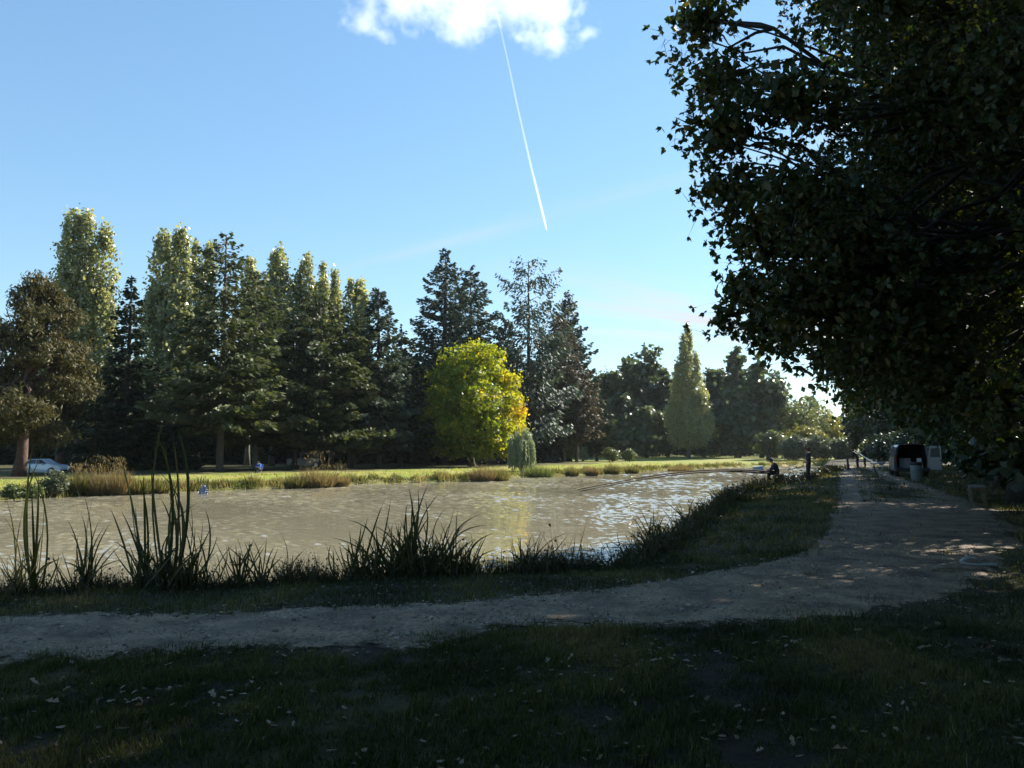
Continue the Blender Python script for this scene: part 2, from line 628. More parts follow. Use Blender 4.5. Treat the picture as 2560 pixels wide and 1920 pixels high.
def build_ground():
    rings = ramp_rings()
    ang = np.concatenate([np.arange(-48, 48, .4), np.arange(50, 310, 4)])
    ang = np.radians(ang)
    rr, aa = np.meshgrid(rings, ang, indexing='ij')
    x, y = rr * np.sin(aa), rr * np.cos(aa)
    z = Hs(x, y)
    V = np.column_stack([x.ravel(), y.ravel(), z])
    n, k = len(rings), len(ang)
    i, j = np.meshgrid(np.arange(n - 1), np.arange(k), indexing='ij')
    j2 = (j + 1) % k
    F = np.column_stack([(i * k + j).ravel(), (i * k + j2).ravel(), ((i + 1) * k + j2).ravel(), ((i + 1) * k + j).ravel()])[:, ::-1]
    c = len(V)
    V = np.vstack([V, [[0, 0, H(0, 0)]]])
    jj = np.arange(k)
    F = np.vstack([F, np.column_stack([np.full(k, c), np.full(k, c), (jj + 1) % k, jj])])
    # bare soil on the near shore and steep waterside; floor under far trees darkened as shade and needle litter
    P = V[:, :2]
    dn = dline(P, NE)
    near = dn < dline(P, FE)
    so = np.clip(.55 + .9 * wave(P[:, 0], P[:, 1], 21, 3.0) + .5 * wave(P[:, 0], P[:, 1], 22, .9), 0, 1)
    soil_shade = np.where(near, .86 + .14 * so, np.maximum(np.clip(-V[:, 2] - 1.08, 0, .3) * 3, np.clip((dline(P, FE) - 13 + 2.5 * wave(P[:, 0], P[:, 1], 23, 7)) / 6, 0, .8) * (P[:, 0] < 14) * (P[:, 1] < 135)))
    # degenerate fan quads become triangles by validate
    o = mk('ground', V, F, ground_mat(), rnd=np.clip(soil_shade, 0, 1), smooth=True)
    o.data.validate()
    return prop(o, kind='structure')


build_ground()


def build_water():
    r = [3.0, 6.0, 9.0]
    while r[-1] < 152:
        r.append(r[-1] * 1.0048)
    r = np.array(r)
    an = np.radians(np.concatenate([np.arange(-90, -37, 4), np.arange(-37, 25, .25), np.arange(25, 50, 4)]))
    rr, aa = np.meshgrid(r, an, indexing='ij')
    x, y = rr * np.sin(aa), rr * np.cos(aa)
    sp = rr * .0048
    gust = np.clip(.82 + .42 * wave(x, y, 201, 16) + .15 * wave(x, y, 202, 6), .25, 1.5)
    z = rng.normal(0, 1, x.shape) * sp * CHOP * np.clip(sp / .12, .35, 1)
    g = np.random.default_rng(203)
    for lam, slope in ((.3, .075), (.4, .075), (.55, .062), (.8, .04), (1.1, .022), (1.6, .014)):
        for q in range(6):
            th = R(10) + g.normal(0, .62)
            k = 2 * np.pi / (lam * g.uniform(.85, 1.15))
            fade = np.clip((lam / sp - 2.5) / 3, 0, 1)
            mod = .5 + .7 * wave(x, y, 210 + q, lam * 5 + q)
            z += fade * mod * .62 * slope / k * np.sin(k * (np.sin(th) * x + np.cos(th) * y) + g.uniform(0, 6.28))
    z = z * gust - 1.4
    V = np.column_stack([x.ravel(), y.ravel(), z.ravel()])
    n, k = x.shape
    i, j = np.meshgrid(np.arange(n - 1), np.arange(k - 1), indexing='ij')
    F = np.column_stack([(i * k + j).ravel(), (i * k + j + 1).ravel(), ((i + 1) * k + j + 1).ravel(), ((i + 1) * k + j).ravel()])[:, ::-1]
    # only where there is lake, plus a margin under the banks
    C = V[F].mean(1)[:, :2]
    keep = inside(C, LAKE) | (dline(C, LAKE, True) < 3)
    return prop(mk('lake_water', V, F[keep], water_mat(), smooth=True), kind='structure')


CHOP = .092
build_water()

UP = np.array([(-22, 4.6), (-12, 6.9), (-5.1, 8.0), (-1.6, 8.56), (.09, 9.05), (2.2, 10.4), (4.6, 12.9), (7, 17.9), (11.8, 29.4), (16.4, 40.6), (22, 54), (31, 75)], float)
LO = np.array([(-19, 2.4), (-9.5, 4.9), (-3.95, 6.17), (-1.2, 6.4), (.07, 7.3), (1.7, 7.35), (3.8, 8.1), (6.0, 9.9), (9.5, 15.0), (13.7, 23.6), (20.0, 40.4), (33.5, 75)], float)


def resample(P, n):
    s = np.linspace(0, 1, len(P))
    t = np.linspace(0, 1, n)
    # smooth interpolation through the points
    out = np.zeros((n, 2))
    for c in range(2):
        p = np.concatenate([[2 * P[0, c] - P[1, c]], P[:, c], [2 * P[-1, c] - P[-2, c]]])
        for q, tt in enumerate(t):
            f = tt * (len(P) - 1)
            i = min(int(f), len(P) - 2)
            f -= i
            p0, p1, p2, p3 = p[i:i + 4]
            out[q, c] = .5 * (2 * p1 + (p2 - p0) * f + (2 * p0 - 5 * p1 + 4 * p2 - p3) * f * f + (3 * p1 - p0 - 3 * p2 + p3) * f ** 3)
    return out


NS, NT = 700, 26
U_, L_ = resample(UP, NS), resample(LO, NS)
tt = np.linspace(0, 1, NT)
# ragged edges
wob_u = .06 * wave(U_[:, 0], U_[:, 1], 31, .5) + .09 * wave(U_[:, 0], U_[:, 1], 32, 2.6)
wob_l = .06 * wave(L_[:, 0], L_[:, 1], 33, .45) + .13 * wave(L_[:, 0], L_[:, 1], 34, 3.1)
PX = np.zeros((NS, NT, 2))
for k, t in enumerate(tt):
    a = (t + (wob_u * (1 - t) - wob_l * t) / 2.2)
    PX[:, k] = U_ * (1 - a)[:, None] + L_ * a[:, None]
pz = (Hs(PX[..., 0], PX[..., 1]).reshape(NS, NT) + np.interp(tt, [0, .03, .08, .92, .97, 1], [-.03, .006, .013, .013, .006, -.03])[None, :]).ravel()
PV = np.column_stack([PX.reshape(-1, 2), pz])
ii, jj = np.meshgrid(np.arange(NS - 1), np.arange(NT - 1), indexing='ij')
cx, cy = PX[:-1, :-1, 0], PX[:-1, :-1, 1]
mid = np.abs(tt[:-1][None, :] - .5)
gap = (cy > 26) & (mid < .08 + .05 * wave(cx, cy, 36, 1.5) + np.clip((cy - 16) / 60, 0, .06))
keep = ~gap
PF = np.column_stack([(ii * NT + jj)[keep], (ii * NT + jj + 1)[keep], ((ii + 1) * NT + jj + 1)[keep], ((ii + 1) * NT + jj)[keep]])
edge = np.minimum(tt, 1 - tt)[None, :] * np.linalg.norm(U_ - L_, axis=1)[:, None]
path = mk('gravel_path', PV, PF, gravel_mat(), rnd=np.clip(edge / .55, 0, 1).ravel(), smooth=True)
prop(path, kind='structure')
PATH_POLY = np.vstack([U_[::10], L_[::-10]])


# ------------------------------------------------------------------ foliage builders
SHAPES = {
    'rhomb': [(0, -.5), (.5, 0), (0, .5), (-.5, 0)],
    'leaf': [(0, -.5), (.42, -.2), (.36, .2), (0, .5), (-.42, .05)],
    'oak': [(0, -.5), (.26, -.22), (.16, 0), (.46, .22), (0, .5), (-.46, .22), (-.16, 0), (-.26, -.22)],
    'lobed': [(0, -.5), (.34, -.12), (.2, .05), (.46, .26), (0, .5), (-.4, .1)],
    'blade': [(-.5, -.5), (.5, -.5), (.06, .5), (-.06, .5)],
    'tri': [(-.5, 0), (.5, 0), (0, 1)],
    'sprig': [(0, -.5), (.5, -.15), (.18, .12), (0, .5), (-.22, .1), (-.45, -.2)],
}


def norm(a):
    return a / np.maximum(np.linalg.norm(a, axis=1, keepdims=True), 1e-9)


def foliage(name, P, D, N, Ln, Wd, shape, mat, parent=None, rnd=None):
    """one polygon per leaf: centre P, long axis D, facing N"""
    t = np.array(SHAPES[shape])
    k = len(t)
    D = norm(D)
    S = norm(np.cross(D, N))
    V = (P[:, None, :] + D[:, None, :] * (t[None, :, 1, None] * np.asarray(Ln).reshape(-1, 1, 1)) + S[:, None, :] * (t[None, :, 0, None] * np.asarray(Wd).reshape(-1, 1, 1)))
    n = len(P)
    F = np.arange(n * k).reshape(n, k)
    if rnd is None:
        rnd = rng.random(n)
    return mk(name, V.reshape(-1, 3), F, mat, parent, rnd=np.repeat(rnd, k))


def rdir(n):
    return norm(rng.normal(size=(n, 3)))


def curve(a, b, n=5, sag=0.0, jit=0.0):
    a, b = np.array(a, float), np.array(b, float)
    L = np.linalg.norm(b - a)
    out = []
    for i in range(n):
        f = i / (n - 1)
        p = a + (b - a) * f
        p[2] += sag * 4 * f * (1 - f)
        if 0 < i < n - 1 and jit:
            p += rng.normal(size=3) * jit * L
        out.append(p)
    return out


def broadleaf(root, lobes, ncl, clr, per, ll, lw, mat, bark, th, tr, shape='leaf', inner=0, bias=None, limbs=True, fill=.12, lean=(0, 0), twigs=0, droop=.2, isz=1.0, limb=.42, rosette=0):
    lobes = np.array(lobes, float)
    wgt = (lobes[:, 3] * lobes[:, 4] * lobes[:, 5]) ** (2 / 3)
    li = rng.choice(len(lobes), ncl, p=wgt / wgt.sum())
    d = rdir(ncl)
    r = np.where(rng.random(ncl) < fill, rng.uniform(.2, .7, ncl), rng.uniform(.72, 1.04, ncl))
    C = lobes[li, :3] + d * lobes[li, 3:6] * r[:, None]
    C = C[C[:, 2] > .3]
    ncl = len(C)
    cen = (lobes[:, :3] * wgt[:, None]).sum(0) / wgt.sum()
    cs = clr * rng.uniform(.6, 1.35, ncl)
    m = np.maximum(1, (per * rng.uniform(.6, 1.4, ncl)).astype(int))
    idx = np.repeat(np.arange(ncl), m)
    n = len(idx)
    P = C[idx] + rng.normal(size=(n, 3)) * (cs[idx] * .55)[:, None] * np.array([1, 1, .75])
    out = norm(C - cen)[idx]
    N = norm(out * .5 + np.array([0, 0, .5]) + rng.normal(size=(n, 3)) * .6)
    D = norm(np.cross(N, rdir(n)) + np.array([0, 0, -droop]))
    s = rng.uniform(.7, 1.25, n)
    if rosette:
        q = np.arange(n) // rosette * rosette
        base = P[q]
        ax = norm(base - C[idx[q]] + np.array([0, 0, -.05]) + rng.normal(0, .12, (n, 3)))
        D = norm(ax * .7 + rdir(n) * .9 + np.array([0, 0, -.15]))
        N = norm(np.cross(D, rdir(n)) + np.array([0, 0, .4]))
        P = base + D * (ll * s * .42)[:, None]
        u_ = np.unique(q)
        c_, b_ = C[idx[u_]], P[u_]
        prop(foliage('twigs', (c_ + base[u_]) / 2, base[u_] - c_, rdir(len(u_)), np.linalg.norm(base[u_] - c_, axis=1) * 1.1, np.full(len(u_), .012), 'blade', bark, root), kind='stuff')
    tone = rng.random(ncl)[idx] * .6 + rng.random(n) * .4
    if bias is not None:
        tone = np.clip(tone * .55 + bias(C)[idx], 0, 1)
    foliage('crown', P, D, N, ll * s, lw * s, shape, mat, root, tone)
    if inner:
        ni = inner
        li2 = rng.choice(len(lobes), ni, p=wgt / wgt.sum())
        Pi = lobes[li2, :3] + rdir(ni) * lobes[li2, 3:6] * rng.uniform(.1, .72, (ni, 1))
        Pi = Pi[Pi[:, 2] > .4]
        ni = len(Pi)
        foliage('inner_shade_cards', Pi, rdir(ni), rdir(ni), isz * rng.uniform(.4, .7, ni), isz * rng.uniform(.3, .5, ni), 'rhomb', mat, root)  # coarse leaf cards added inside the crown to block light
    b = MB()
    top = np.array([lean[0], lean[1], th])
    pts = curve((0, 0, -.15), top, 7, 0, .012)
    b.tube(pts, [tr * 1.5, tr * 1.1, tr, tr * .93, tr * .87, tr * .8, tr * .7], 10)
    if limbs:
        for lb in lobes:
            f = rng.uniform(.55, 1.0)
            s0 = top * f
            lc = lb[:3] * np.array([1, 1, 1.0])
            pl = curve(s0, lc, 6, -.06 * np.linalg.norm(lc - s0), .04)
            b.tube(pl, np.linspace(tr * limb, tr * .1, 6), 6)
            near = C[np.argsort(np.linalg.norm(C - lc, axis=1))[:max(3, int(np.clip(ncl / len(lobes), 4, 14)))]]
            for c in near[::4 if ncl < 900 else 2]:
                b.tube(curve(pl[int(rng.integers(2, 6))], c, 4, 0, .06), np.linspace(tr * .14, tr * .03, 4), 4)
        for c in C[rng.choice(ncl, min(ncl, twigs), replace=False)] if twigs else []:
            lc = lobes[np.argmin(np.linalg.norm(lobes[:, :3] - c, axis=1)), :3]
            b.tube(curve(lc + (c - lc) * .45, c + (c - lc) * .08, 4, 0, .05), [.03, .022, .014, .006], 4)
    b.build('trunk', bark, root, smooth=True)


def conifer(root, h, rad, cb, mat, bark, per=6, step=.45, power=.85, droop=.15, up=.1, dens=17.0, sl=.74, sw=.38, rag=.25, tr=None, top_open=0.0, hang=.25, lean=0, dead=0.0):
    """whorled branches carrying sprays of needles"""
    tr = tr or h * .013 + .06
    z = cb
    PP, DD, NN, LL, WW, TT = [], [], [], [], [], []
    b = MB()
    b.tube([(0, 0, -.15), (0, 0, .5), (lean * .3, 0, h * .35), (lean * .7, 0, h * .75), (lean, 0, h)], [tr * 1.6, tr * 1.1, tr, tr * .5, .02], 9)
    while z < h - .15:
        f = (z - cb) / (h - cb)
        prof = (1 - f) ** power
        if f < .12:
            prof *= .72 + 2.3 * f
        nb = max(4, int(per * (1 - .35 * f)))
        a0 = rng.uniform(0, 6.28)
        for k in range(nb):
            if rng.random() < dead + top_open * f * .35:
                continue
            a = a0 + k * 6.283 / nb + rng.normal() * .18
            Lb = (rad * prof + .18) * np.clip(rng.normal(1, rag), .35, 1.5)
            zz = z + rng.normal() * step * .8
            o = np.array([math.cos(a), math.sin(a), 0])
            ns = max(4, int(Lb * dens * (1 - top_open * f * .4)))
            s = np.sqrt(rng.uniform(.02, 1, ns))
            dz = Lb * (-droop * s * (1.2 - f) + up * s * s * 1.2 + f * .35 * s)
            base = np.array([lean * zz / h, 0, zz]) + o * (s * Lb)[:, None]
            base[:, 2] += dz
            side = np.array([-o[1], o[0], 0])
            w = (1 - s * .7) * Lb * .45
            off = rng.uniform(-1, 1, ns) * w
            p = base + side * off[:, None]
            p[:, 2] -= np.abs(off) * .3 + rng.random(ns) ** 1.5 * (hang * 1.1 + .25)
            d = o * .8 + side * (np.sign(off) * rng.uniform(.2, .9, ns))[:, None] + np.array([0, 0, 1]) * (-hang + rng.normal(0, .25, ns))[:, None]
            n = np.array([0, 0, .45]) + rng.normal(0, .6, (ns, 3)) + o * .6
            sc_ = rng.uniform(.6, 1.3, ns) * (1 - .3 * f)
            PP.append(p); DD.append(d); NN.append(n)
            LL.append(sl * sc_); WW.append(sw * sc_)
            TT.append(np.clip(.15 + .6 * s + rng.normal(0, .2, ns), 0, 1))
            if Lb > .8:
                e = np.array([lean * zz / h, 0, zz])
                b.tube([e, e + o * Lb * .5 + [0, 0, Lb * (-droop * .5 * (1.2 - f) + f * .17)], e + o * Lb * .95 + [0, 0, Lb * (-droop * (1.2 - f) + up + f * .33)]], [.025 + Lb * .006, .018, .006], 3, cap=False)
        z += step * rng.uniform(.75, 1.25)
    # leader
    ns = 14
    p = np.column_stack([np.full(ns, lean) + rng.normal(0, .05, ns), rng.normal(0, .05, ns), h - rng.random(ns) * 1.2])
    PP.append(p); DD.append(rng.normal(0, .5, (ns, 3)) + [0, 0, 1]); NN.append(rdir(ns))
    LL.append(np.full(ns, sl * .7)); WW.append(np.full(ns, sw * .5)); TT.append(np.full(ns, .6))
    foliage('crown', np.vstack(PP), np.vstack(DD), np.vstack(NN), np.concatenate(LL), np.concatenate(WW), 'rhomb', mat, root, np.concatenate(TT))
    b.build('trunk', bark, root, smooth=True)


def poplar(root, spires, mat, bark, dens=95, ll=.44, lw=.36, yellow=None):
    """narrow upright crown made of several leafy spires"""
    PP, NN, TT = [], [], []
    b = MB()
    hmax = max(s[2] for s in spires)
    b.tube([(0, 0, -.15), (0, 0, 2), (.05, 0, hmax * .5), (0, 0, hmax * .9)], [.5, .34, .22, .05], 9)
    for (dx, dy, h, rad, zb) in spires:
        b.tube([(0, 0, max(1.5, zb * .7)), (dx * .8, dy * .8, zb + (h - zb) * .25), (dx, dy, h * .95)], [.14, .09, .02], 5)
        ncl = int((h - zb) * rad * dens / 10.5)
        t = rng.random(ncl) ** .9
        prof = np.interp(t, [0, .08, .3, .6, .85, 1], [.45, .85, 1, .92, .66, .25])
        prof *= 1 + .24 * np.sin(t * 29 + dx * 5 + dy) + .16 * np.sin(t * 71 + dy * 9)
        a = rng.uniform(0, 6.283, ncl)
        rr = rad * prof * np.sqrt(rng.uniform(.25, 1.08, ncl))
        pull = np.clip(1 - (t * 3.0), 0, 1)
        C = np.column_stack([dx * (1 - .5 * pull) + rr * np.cos(a), dy * (1 - .5 * pull) + rr * np.sin(a), zb + t * (h - zb)])
        drop = wave(C[:, 0] * 1.0 + dx * 5 + hmax, C[:, 2] * .45 + C[:, 1] * .6, 141, 1.7) > -.75 - .5 * t
        C, a, t = C[drop], a[drop], t[drop]
        ncl = len(C)
        m = rng.integers(8, 18, ncl)
        ix = np.repeat(np.arange(ncl), m)
        n = len(ix)
        P = C[ix] + rng.normal(size=(n, 3)) * np.array([.2, .2, .52])
        PP.append(P)
        NN.append(np.column_stack([np.cos(a), np.sin(a), np.full(ncl, .3)])[ix] + rng.normal(0, .75, (n, 3)))
        tone = rng.random(ncl)[ix] * .4 + rng.random(n) * .4
        if yellow:
            tone = tone + yellow * t[ix] * rng.random(ncl)[ix]
        TT.append(np.clip(tone, 0, 1))
        for q in range(0, ncl, 9):
            b.tube([(dx * .6, dy * .6, C[q, 2] - 1.6), (C[q, 0], C[q, 1], C[q, 2])], [.03, .008], 3, cap=False)
    P, N = np.vstack(PP), np.vstack(NN)
    n = len(P)
    s = rng.uniform(.6, 1.3, n)
    foliage('crown', P, norm(np.cross(N, rdir(n))), N, ll * s, lw * s, 'rhomb', mat, root, np.concatenate(TT))
    b.build('trunk', bark, root, smooth=True)


def mound_lobes(w, d, h, n, seed, flat=.6):
    g = np.random.default_rng(seed)
    out = []
    for i in range(n):
        a = g.uniform(0, 6.283)
        r = g.uniform(0, .62)
        s = g.uniform(.32, .5)
        z = h * (g.uniform(.3, .72) * (1 - r * .35))
        out.append((math.cos(a) * r * w / 2, math.sin(a) * r * d / 2, z, w * s * .62, d * s * .62, min(z * .95, h * s * flat)))
    out.append((0, 0, h * .45, w * .36, d * .36, h * .42))
    return out


def far_spot(xp, Y, yb=None):
    u = xp / 2.5
    if yb is not None:
        p = gp(u, yb / 2.5, -.75)
        x, y = p[0], p[1]
    else:
        x, y = at(u, 460, Y)[:2]
    return np.array([x, y, H(x, y)])


def top_z(xp, yp, base):
    return at(xp / 2.5, yp / 2.5, base[1])[2] - base[2]


def mpp(base):
    return base[1] / 800 / 2.5      # metres per photo pixel at that depth


# ------------------------------------------------------------------ trees on the far bank
def pine(xp, ytop, base, left, right, label, seed, bark=BARK_RED, dens=1.0, cb=.28, lean=0.0):
    h = top_z(xp, ytop, base)
    m = mpp(base)
    wl, wr = (xp - left) * m, (right - xp) * m
    root = thing('pine_tree', base, label, 'tree', 'trees along the far bank')
    g = np.random.default_rng(seed)
    lobes = []
    for i in range(34):
        t = g.uniform(cb, .97)
        prof = np.interp(t, [cb, .38, .6, .8, .97], [.75, 1, .9, .62, .2])
        a = g.uniform(0, 6.283)
        rr = g.uniform(.25, .8) * prof
        sx = wr if math.cos(a) > 0 else wl
        lobes.append((math.cos(a) * rr * sx + lean * t, math.sin(a) * rr * (wl + wr) / 2, t * h, .30 * prof * (wl + wr) / 2 + .5, .30 * prof * (wl + wr) / 2 + .5, .07 * h))
    broadleaf(root, lobes, int(2300 * dens), .4, 16, .44, .125, L_PINE, bark, h * .6, h * .024, 'rhomb', lean=(lean * .6, 0), fill=.25, droop=-.5)


b0 = far_spot(45, 0, 1191)
pine(55, 690, b0, -90, 235, 'broad olive brown pine with a leaning reddish trunk at the left edge', 3, lean=.9, cb=.13)
b1 = far_spot(152, 92)
pine(150, 830, b1, 90, 235, 'smaller brown pine with a thin reddish trunk right of the leaning pine', 4, dens=.7, cb=.25)


def pop(xp, Y, base_y, spires, label, yellow=None, dens=95):
    base = far_spot(xp, Y)
    m = mpp(base)
    root = thing('poplar_tree', base, label, 'tree', 'trees along the far bank')
    sp = [((sx - xp) * m, rng.uniform(-.8, .8), top_z(sx, sy, base), r * m * .98, top_z(sx, zb, base)) for sx, sy, r, zb in spires]
    poplar(root, sp, L_POP, BARK_GREY, dens, yellow=yellow)


pop(190, 100, 0, [(163, 532, 38, 860), (190, 540, 34, 760), (232, 572, 34, 820), (146, 640, 36, 900), (215, 700, 62, 1090), (175, 760, 60, 1080), (255, 740, 36, 1000)],
    'tallest poplar on the left, several yellowing spires rising behind the pine', .3)
pop(415, 100, 0, [(385, 586, 34, 860), (437, 584, 36, 880), (420, 680, 55, 1030), (375, 720, 45, 1060), (450, 760, 42, 1040)],
    'twin topped pale green poplar between the dark spruce and the tall fir', .12)
pop(492, 108, 0, [(478, 607, 22, 860), (502, 612, 22, 880), (490, 760, 30, 1050)], 'slim yellowish poplar just left of the tall fir top', .3, 100)
pop(618, 112, 0, [(615, 650, 24, 880), (632, 690, 20, 900)], 'slender poplar with a yellow tip just right of the tall fir top', .35, 100)
pop(680, 108, 0, [(672, 640, 30, 900), (686, 626, 32, 860), (704, 690, 26, 960), (660, 720, 26, 950), (690, 800, 36, 1040)],
    'full round shouldered poplar right of the tall fir', .08)
pop(757, 110, 0, [(757, 646, 26, 900), (738, 690, 18, 900), (772, 720, 22, 950)], 'poplar with one blunt spire in the middle of the row', .15, 100)
pop(800, 112, 0, [(797, 662, 18, 880), (803, 700, 16, 920)], 'thin poplar spire third from the right of the row', .2, 100)
pop(828, 114, 0, [(826, 678, 17, 900), (832, 720, 18, 960)], 'thin poplar spire second from the right of the row', .25, 100)
pop(882, 113, 0, [(870, 708, 22, 920), (890, 702, 24, 920), (908, 740, 18, 960)], 'rightmost poplar of the row, above the dark firs', .1)


def con(xp, ytop, Y, rpx, label, mat=L_SPR, cbpx=1110, bark=BARK_DARK, yb=None, name='spruce_tree', trunk_x=None, **kw):
    base = far_spot(trunk_x or xp, Y, yb)
    h = top_z(xp, ytop, base)
    m = mpp(base)
    root = thing(name, base, label, 'tree', 'trees along the far bank')
    conifer(root, h, rpx * m * 1.22, max(.3, top_z(xp, cbpx, base)), mat, bark, lean=(xp - (trunk_x or xp)) * m, **kw)


con(312, 690, 88, 66, 'narrow black green spruce with a bare spike between two poplars', cbpx=1160, power=.72, rag=.2)
con(235, 1010, 84, 60, 'low bushy spruce at the foot of the left poplar', cbpx=1165, power=.6)
con(375, 905, 92, 75, 'dark spruce hiding the foot of the twin topped poplar', cbpx=1165, power=.6)
con(445, 990, 90, 60, 'low dark spruce left of the camper', cbpx=1165, power=.6)
con(550, 588, 83, 112, 'tall ragged fir with a thin open top and a straight grey brown trunk', L_DOUG, 1060, BARK, name='fir_tree', power=.6, top_open=.6, rag=.36, per=7, step=.5, tr=.34, hang=.3)
con(628, 690, 92, 112, 'wide olive fir leaning over the person in blue', L_DOUG, 1085, BARK_GREY, name='fir_tree', trunk_x=640, power=.55, rag=.33, step=.55)
con(725, 790, 94, 70, 'dark fir left of the parked off road vehicle', L_SPR, 1110, name='fir_tree', trunk_x=737, power=.6, rag=.3)
con(792, 735, 92, 108, 'broad mid green fir above the parked off road vehicle', L_DOUG, 1100, name='fir_tree', trunk_x=805, power=.58, rag=.34, step=.55)
con(838, 770, 96, 100, 'wide fir with a low sunlit limb near the water', L_DOUG, 1080, name='fir_tree', trunk_x=876, power=.5, rag=.34, step=.55)
con(940, 722, 98, 72, 'steep dark fir at the right end of the fir group', L_BLUE, 1120, name='fir_tree', trunk_x=947, power=.55, rag=.22)
con(1000, 822, 104, 80, 'small dark spruce in the gap left of the great spruce', L_SPR, 1130, power=.8, rag=.28)
con(1071, 905, 112, 80, 'black spruce behind the left edge of the yellowing maple', L_SPR, 1110, power=.7)
con(1110, 624, 120, 118, 'great spruce with a sharp tip behind the yellowing maple', L_BLUE, 1110, power=.78, rag=.24, step=.5, up=.16, droop=.2)
con(1175, 672, 126, 95, 'great dark spruce second tip right behind the maple', L_BLUE, 1110, power=.6, rag=.25, step=.5, up=.14)
con(1263, 800, 128, 52, 'narrow dark spruce between the maple and the ragged spruce', L_SPR, 1120, power=.6)
con(1322, 652, 124, 92, 'ragged open spruce with drooping arms right of the maple', L_BLUE, 1090, BARK_DARK, power=.36, rag=.42, step=.75, top_open=.8, hang=.8, droop=.05, up=.16, per=5, tr=.38)
con(1422, 728, 150, 70, 'pointed dark spruce at the right end of the conifers', L_SPR, 1110, power=.75, rag=.25, up=.2)
con(1395, 790, 142, 62, 'dull brown conifer with a blunt top in front of the pointed spruce', L_BROWN, 1090, BARK, name='fir_tree', trunk_x=1408, power=.45, rag=.35, hang=.5)
con(1446, 930, 138, 52, 'lower brown conifer with a straight bare trunk', L_BROWN, 1085, BARK, name='fir_tree', trunk_x=1442, power=.5, rag=.3)
con(1362, 905, 139, 60, 'green fir with a straight bare trunk behind the willow', L_DOUG, 1085, BARK_DARK, name='fir_tree', trunk_x=1365, power=.5, rag=.3)
con(1492, 990, 150, 45, 'low fir sweeping to the ground right of the bare trunks', L_DOUG, 1130, name='fir_tree', power=.6, rag=.3)
EV = []
for k, (xp, ytop, yy) in enumerate([(-45, 930, 126), (15, 900, 131), (75, 950, 124), (130, 900, 130), (190, 960, 125), (250, 920, 131), (300, 940, 126), (352, 905, 132), (405, 960, 127), (505, 930, 130), (575, 905, 126), (610, 960, 134),
                                    (680, 920, 128), (735, 950, 133), (790, 910, 127), (850, 940, 131), (905, 900, 128), (960, 930, 133), (1020, 900, 129), (1075, 940, 134), (1130, 900, 130), (1220, 950, 134), (1275, 930, 138), (1330, 950, 140)]):
    base = far_spot(xp, yy)
    lab = 'dense black green evergreen in the shaded rank behind the bank trees'
    if k < 4:
        root = thing('evergreen_tree', base, lab, 'tree', 'shaded evergreens behind the bank trees')
        conifer(root, 11.5, 5.4, .3, L_SPR, BARK_DARK, per=8, power=.42, step=.5, dens=9, sl=1.15, sw=.65, tr=.2, rag=.3)
        EV.append(root)
        root.scale = (1, 1, top_z(xp, ytop, base) / 11.5)
    else:
        q = top_z(xp, ytop, base) / 11.5
        dup(EV[k % 4], base, rng.uniform(0, 6), (rng.uniform(.9, 1.15), rng.uniform(.9, 1.15), q), lab)

# yellowing maple
mb = far_spot(1180, 0, 1166)
mm = mpp(mb)
root = thing('maple_tree', mb, 'round yellow green maple turning orange on its right side', 'tree', 'trees along the far bank')


def P2(x, y, d=0.0):
    return ((x - 1180) * mm, d, top_z(x, y, mb))


ml = []
for x, y, d, r in [(1140, 905, 0, 46), (1210, 900, -1, 48), (1175, 950, -3, 55), (1105, 960, 0, 48), (1255, 955, 1, 46), (1120, 1010, -3, 52), (1200, 1010, -5, 58), (1265, 1020, -1, 50),
                   (1090, 1040, 1, 45), (1150, 1070, -4, 52), (1230, 1080, -4, 52), (1275, 1080, 0, 38), (1105, 1095, -1, 42), (1180, 1000, 4, 60), (1240, 1000, 5, 55), (1120, 1000, 5, 55), (1265, 1120, -1, 26), (1225, 1125, -2, 28), (1075, 1100, 2, 28), (1180, 880, 2, 40), (1110, 1120, -2, 28), (1150, 1125, -3, 28), (1195, 1120, -4, 30), (1285, 1045, 2, 30), (1080, 1060, -1, 34)]:
    q = P2(x, y, d)
    ml.append((*q, r * mm, r * mm, r * mm * .8))


def maple_bias(C):
    sunny = C @ np.array(SUN_D)
    sunny = (sunny - sunny.min()) / (sunny.max() - sunny.min())
    s = np.clip((C[:, 0] / (120 * mm)), -1, 1)
    return np.clip(-.02 + .33 * np.clip(s, 0, 1) ** 2.2 + .2 * (C[:, 2] / C[:, 2].max()) ** 4 + .22 * np.maximum(0, wave(C[:, 0], C[:, 2], 77, 3.5)), 0, .6)


broadleaf(root, ml, 1900, .62, 20, .36, .32, L_MAPLE, BARK, 4.6, .42, 'leaf', bias=maple_bias, fill=.2, inner=1500, droop=.4)


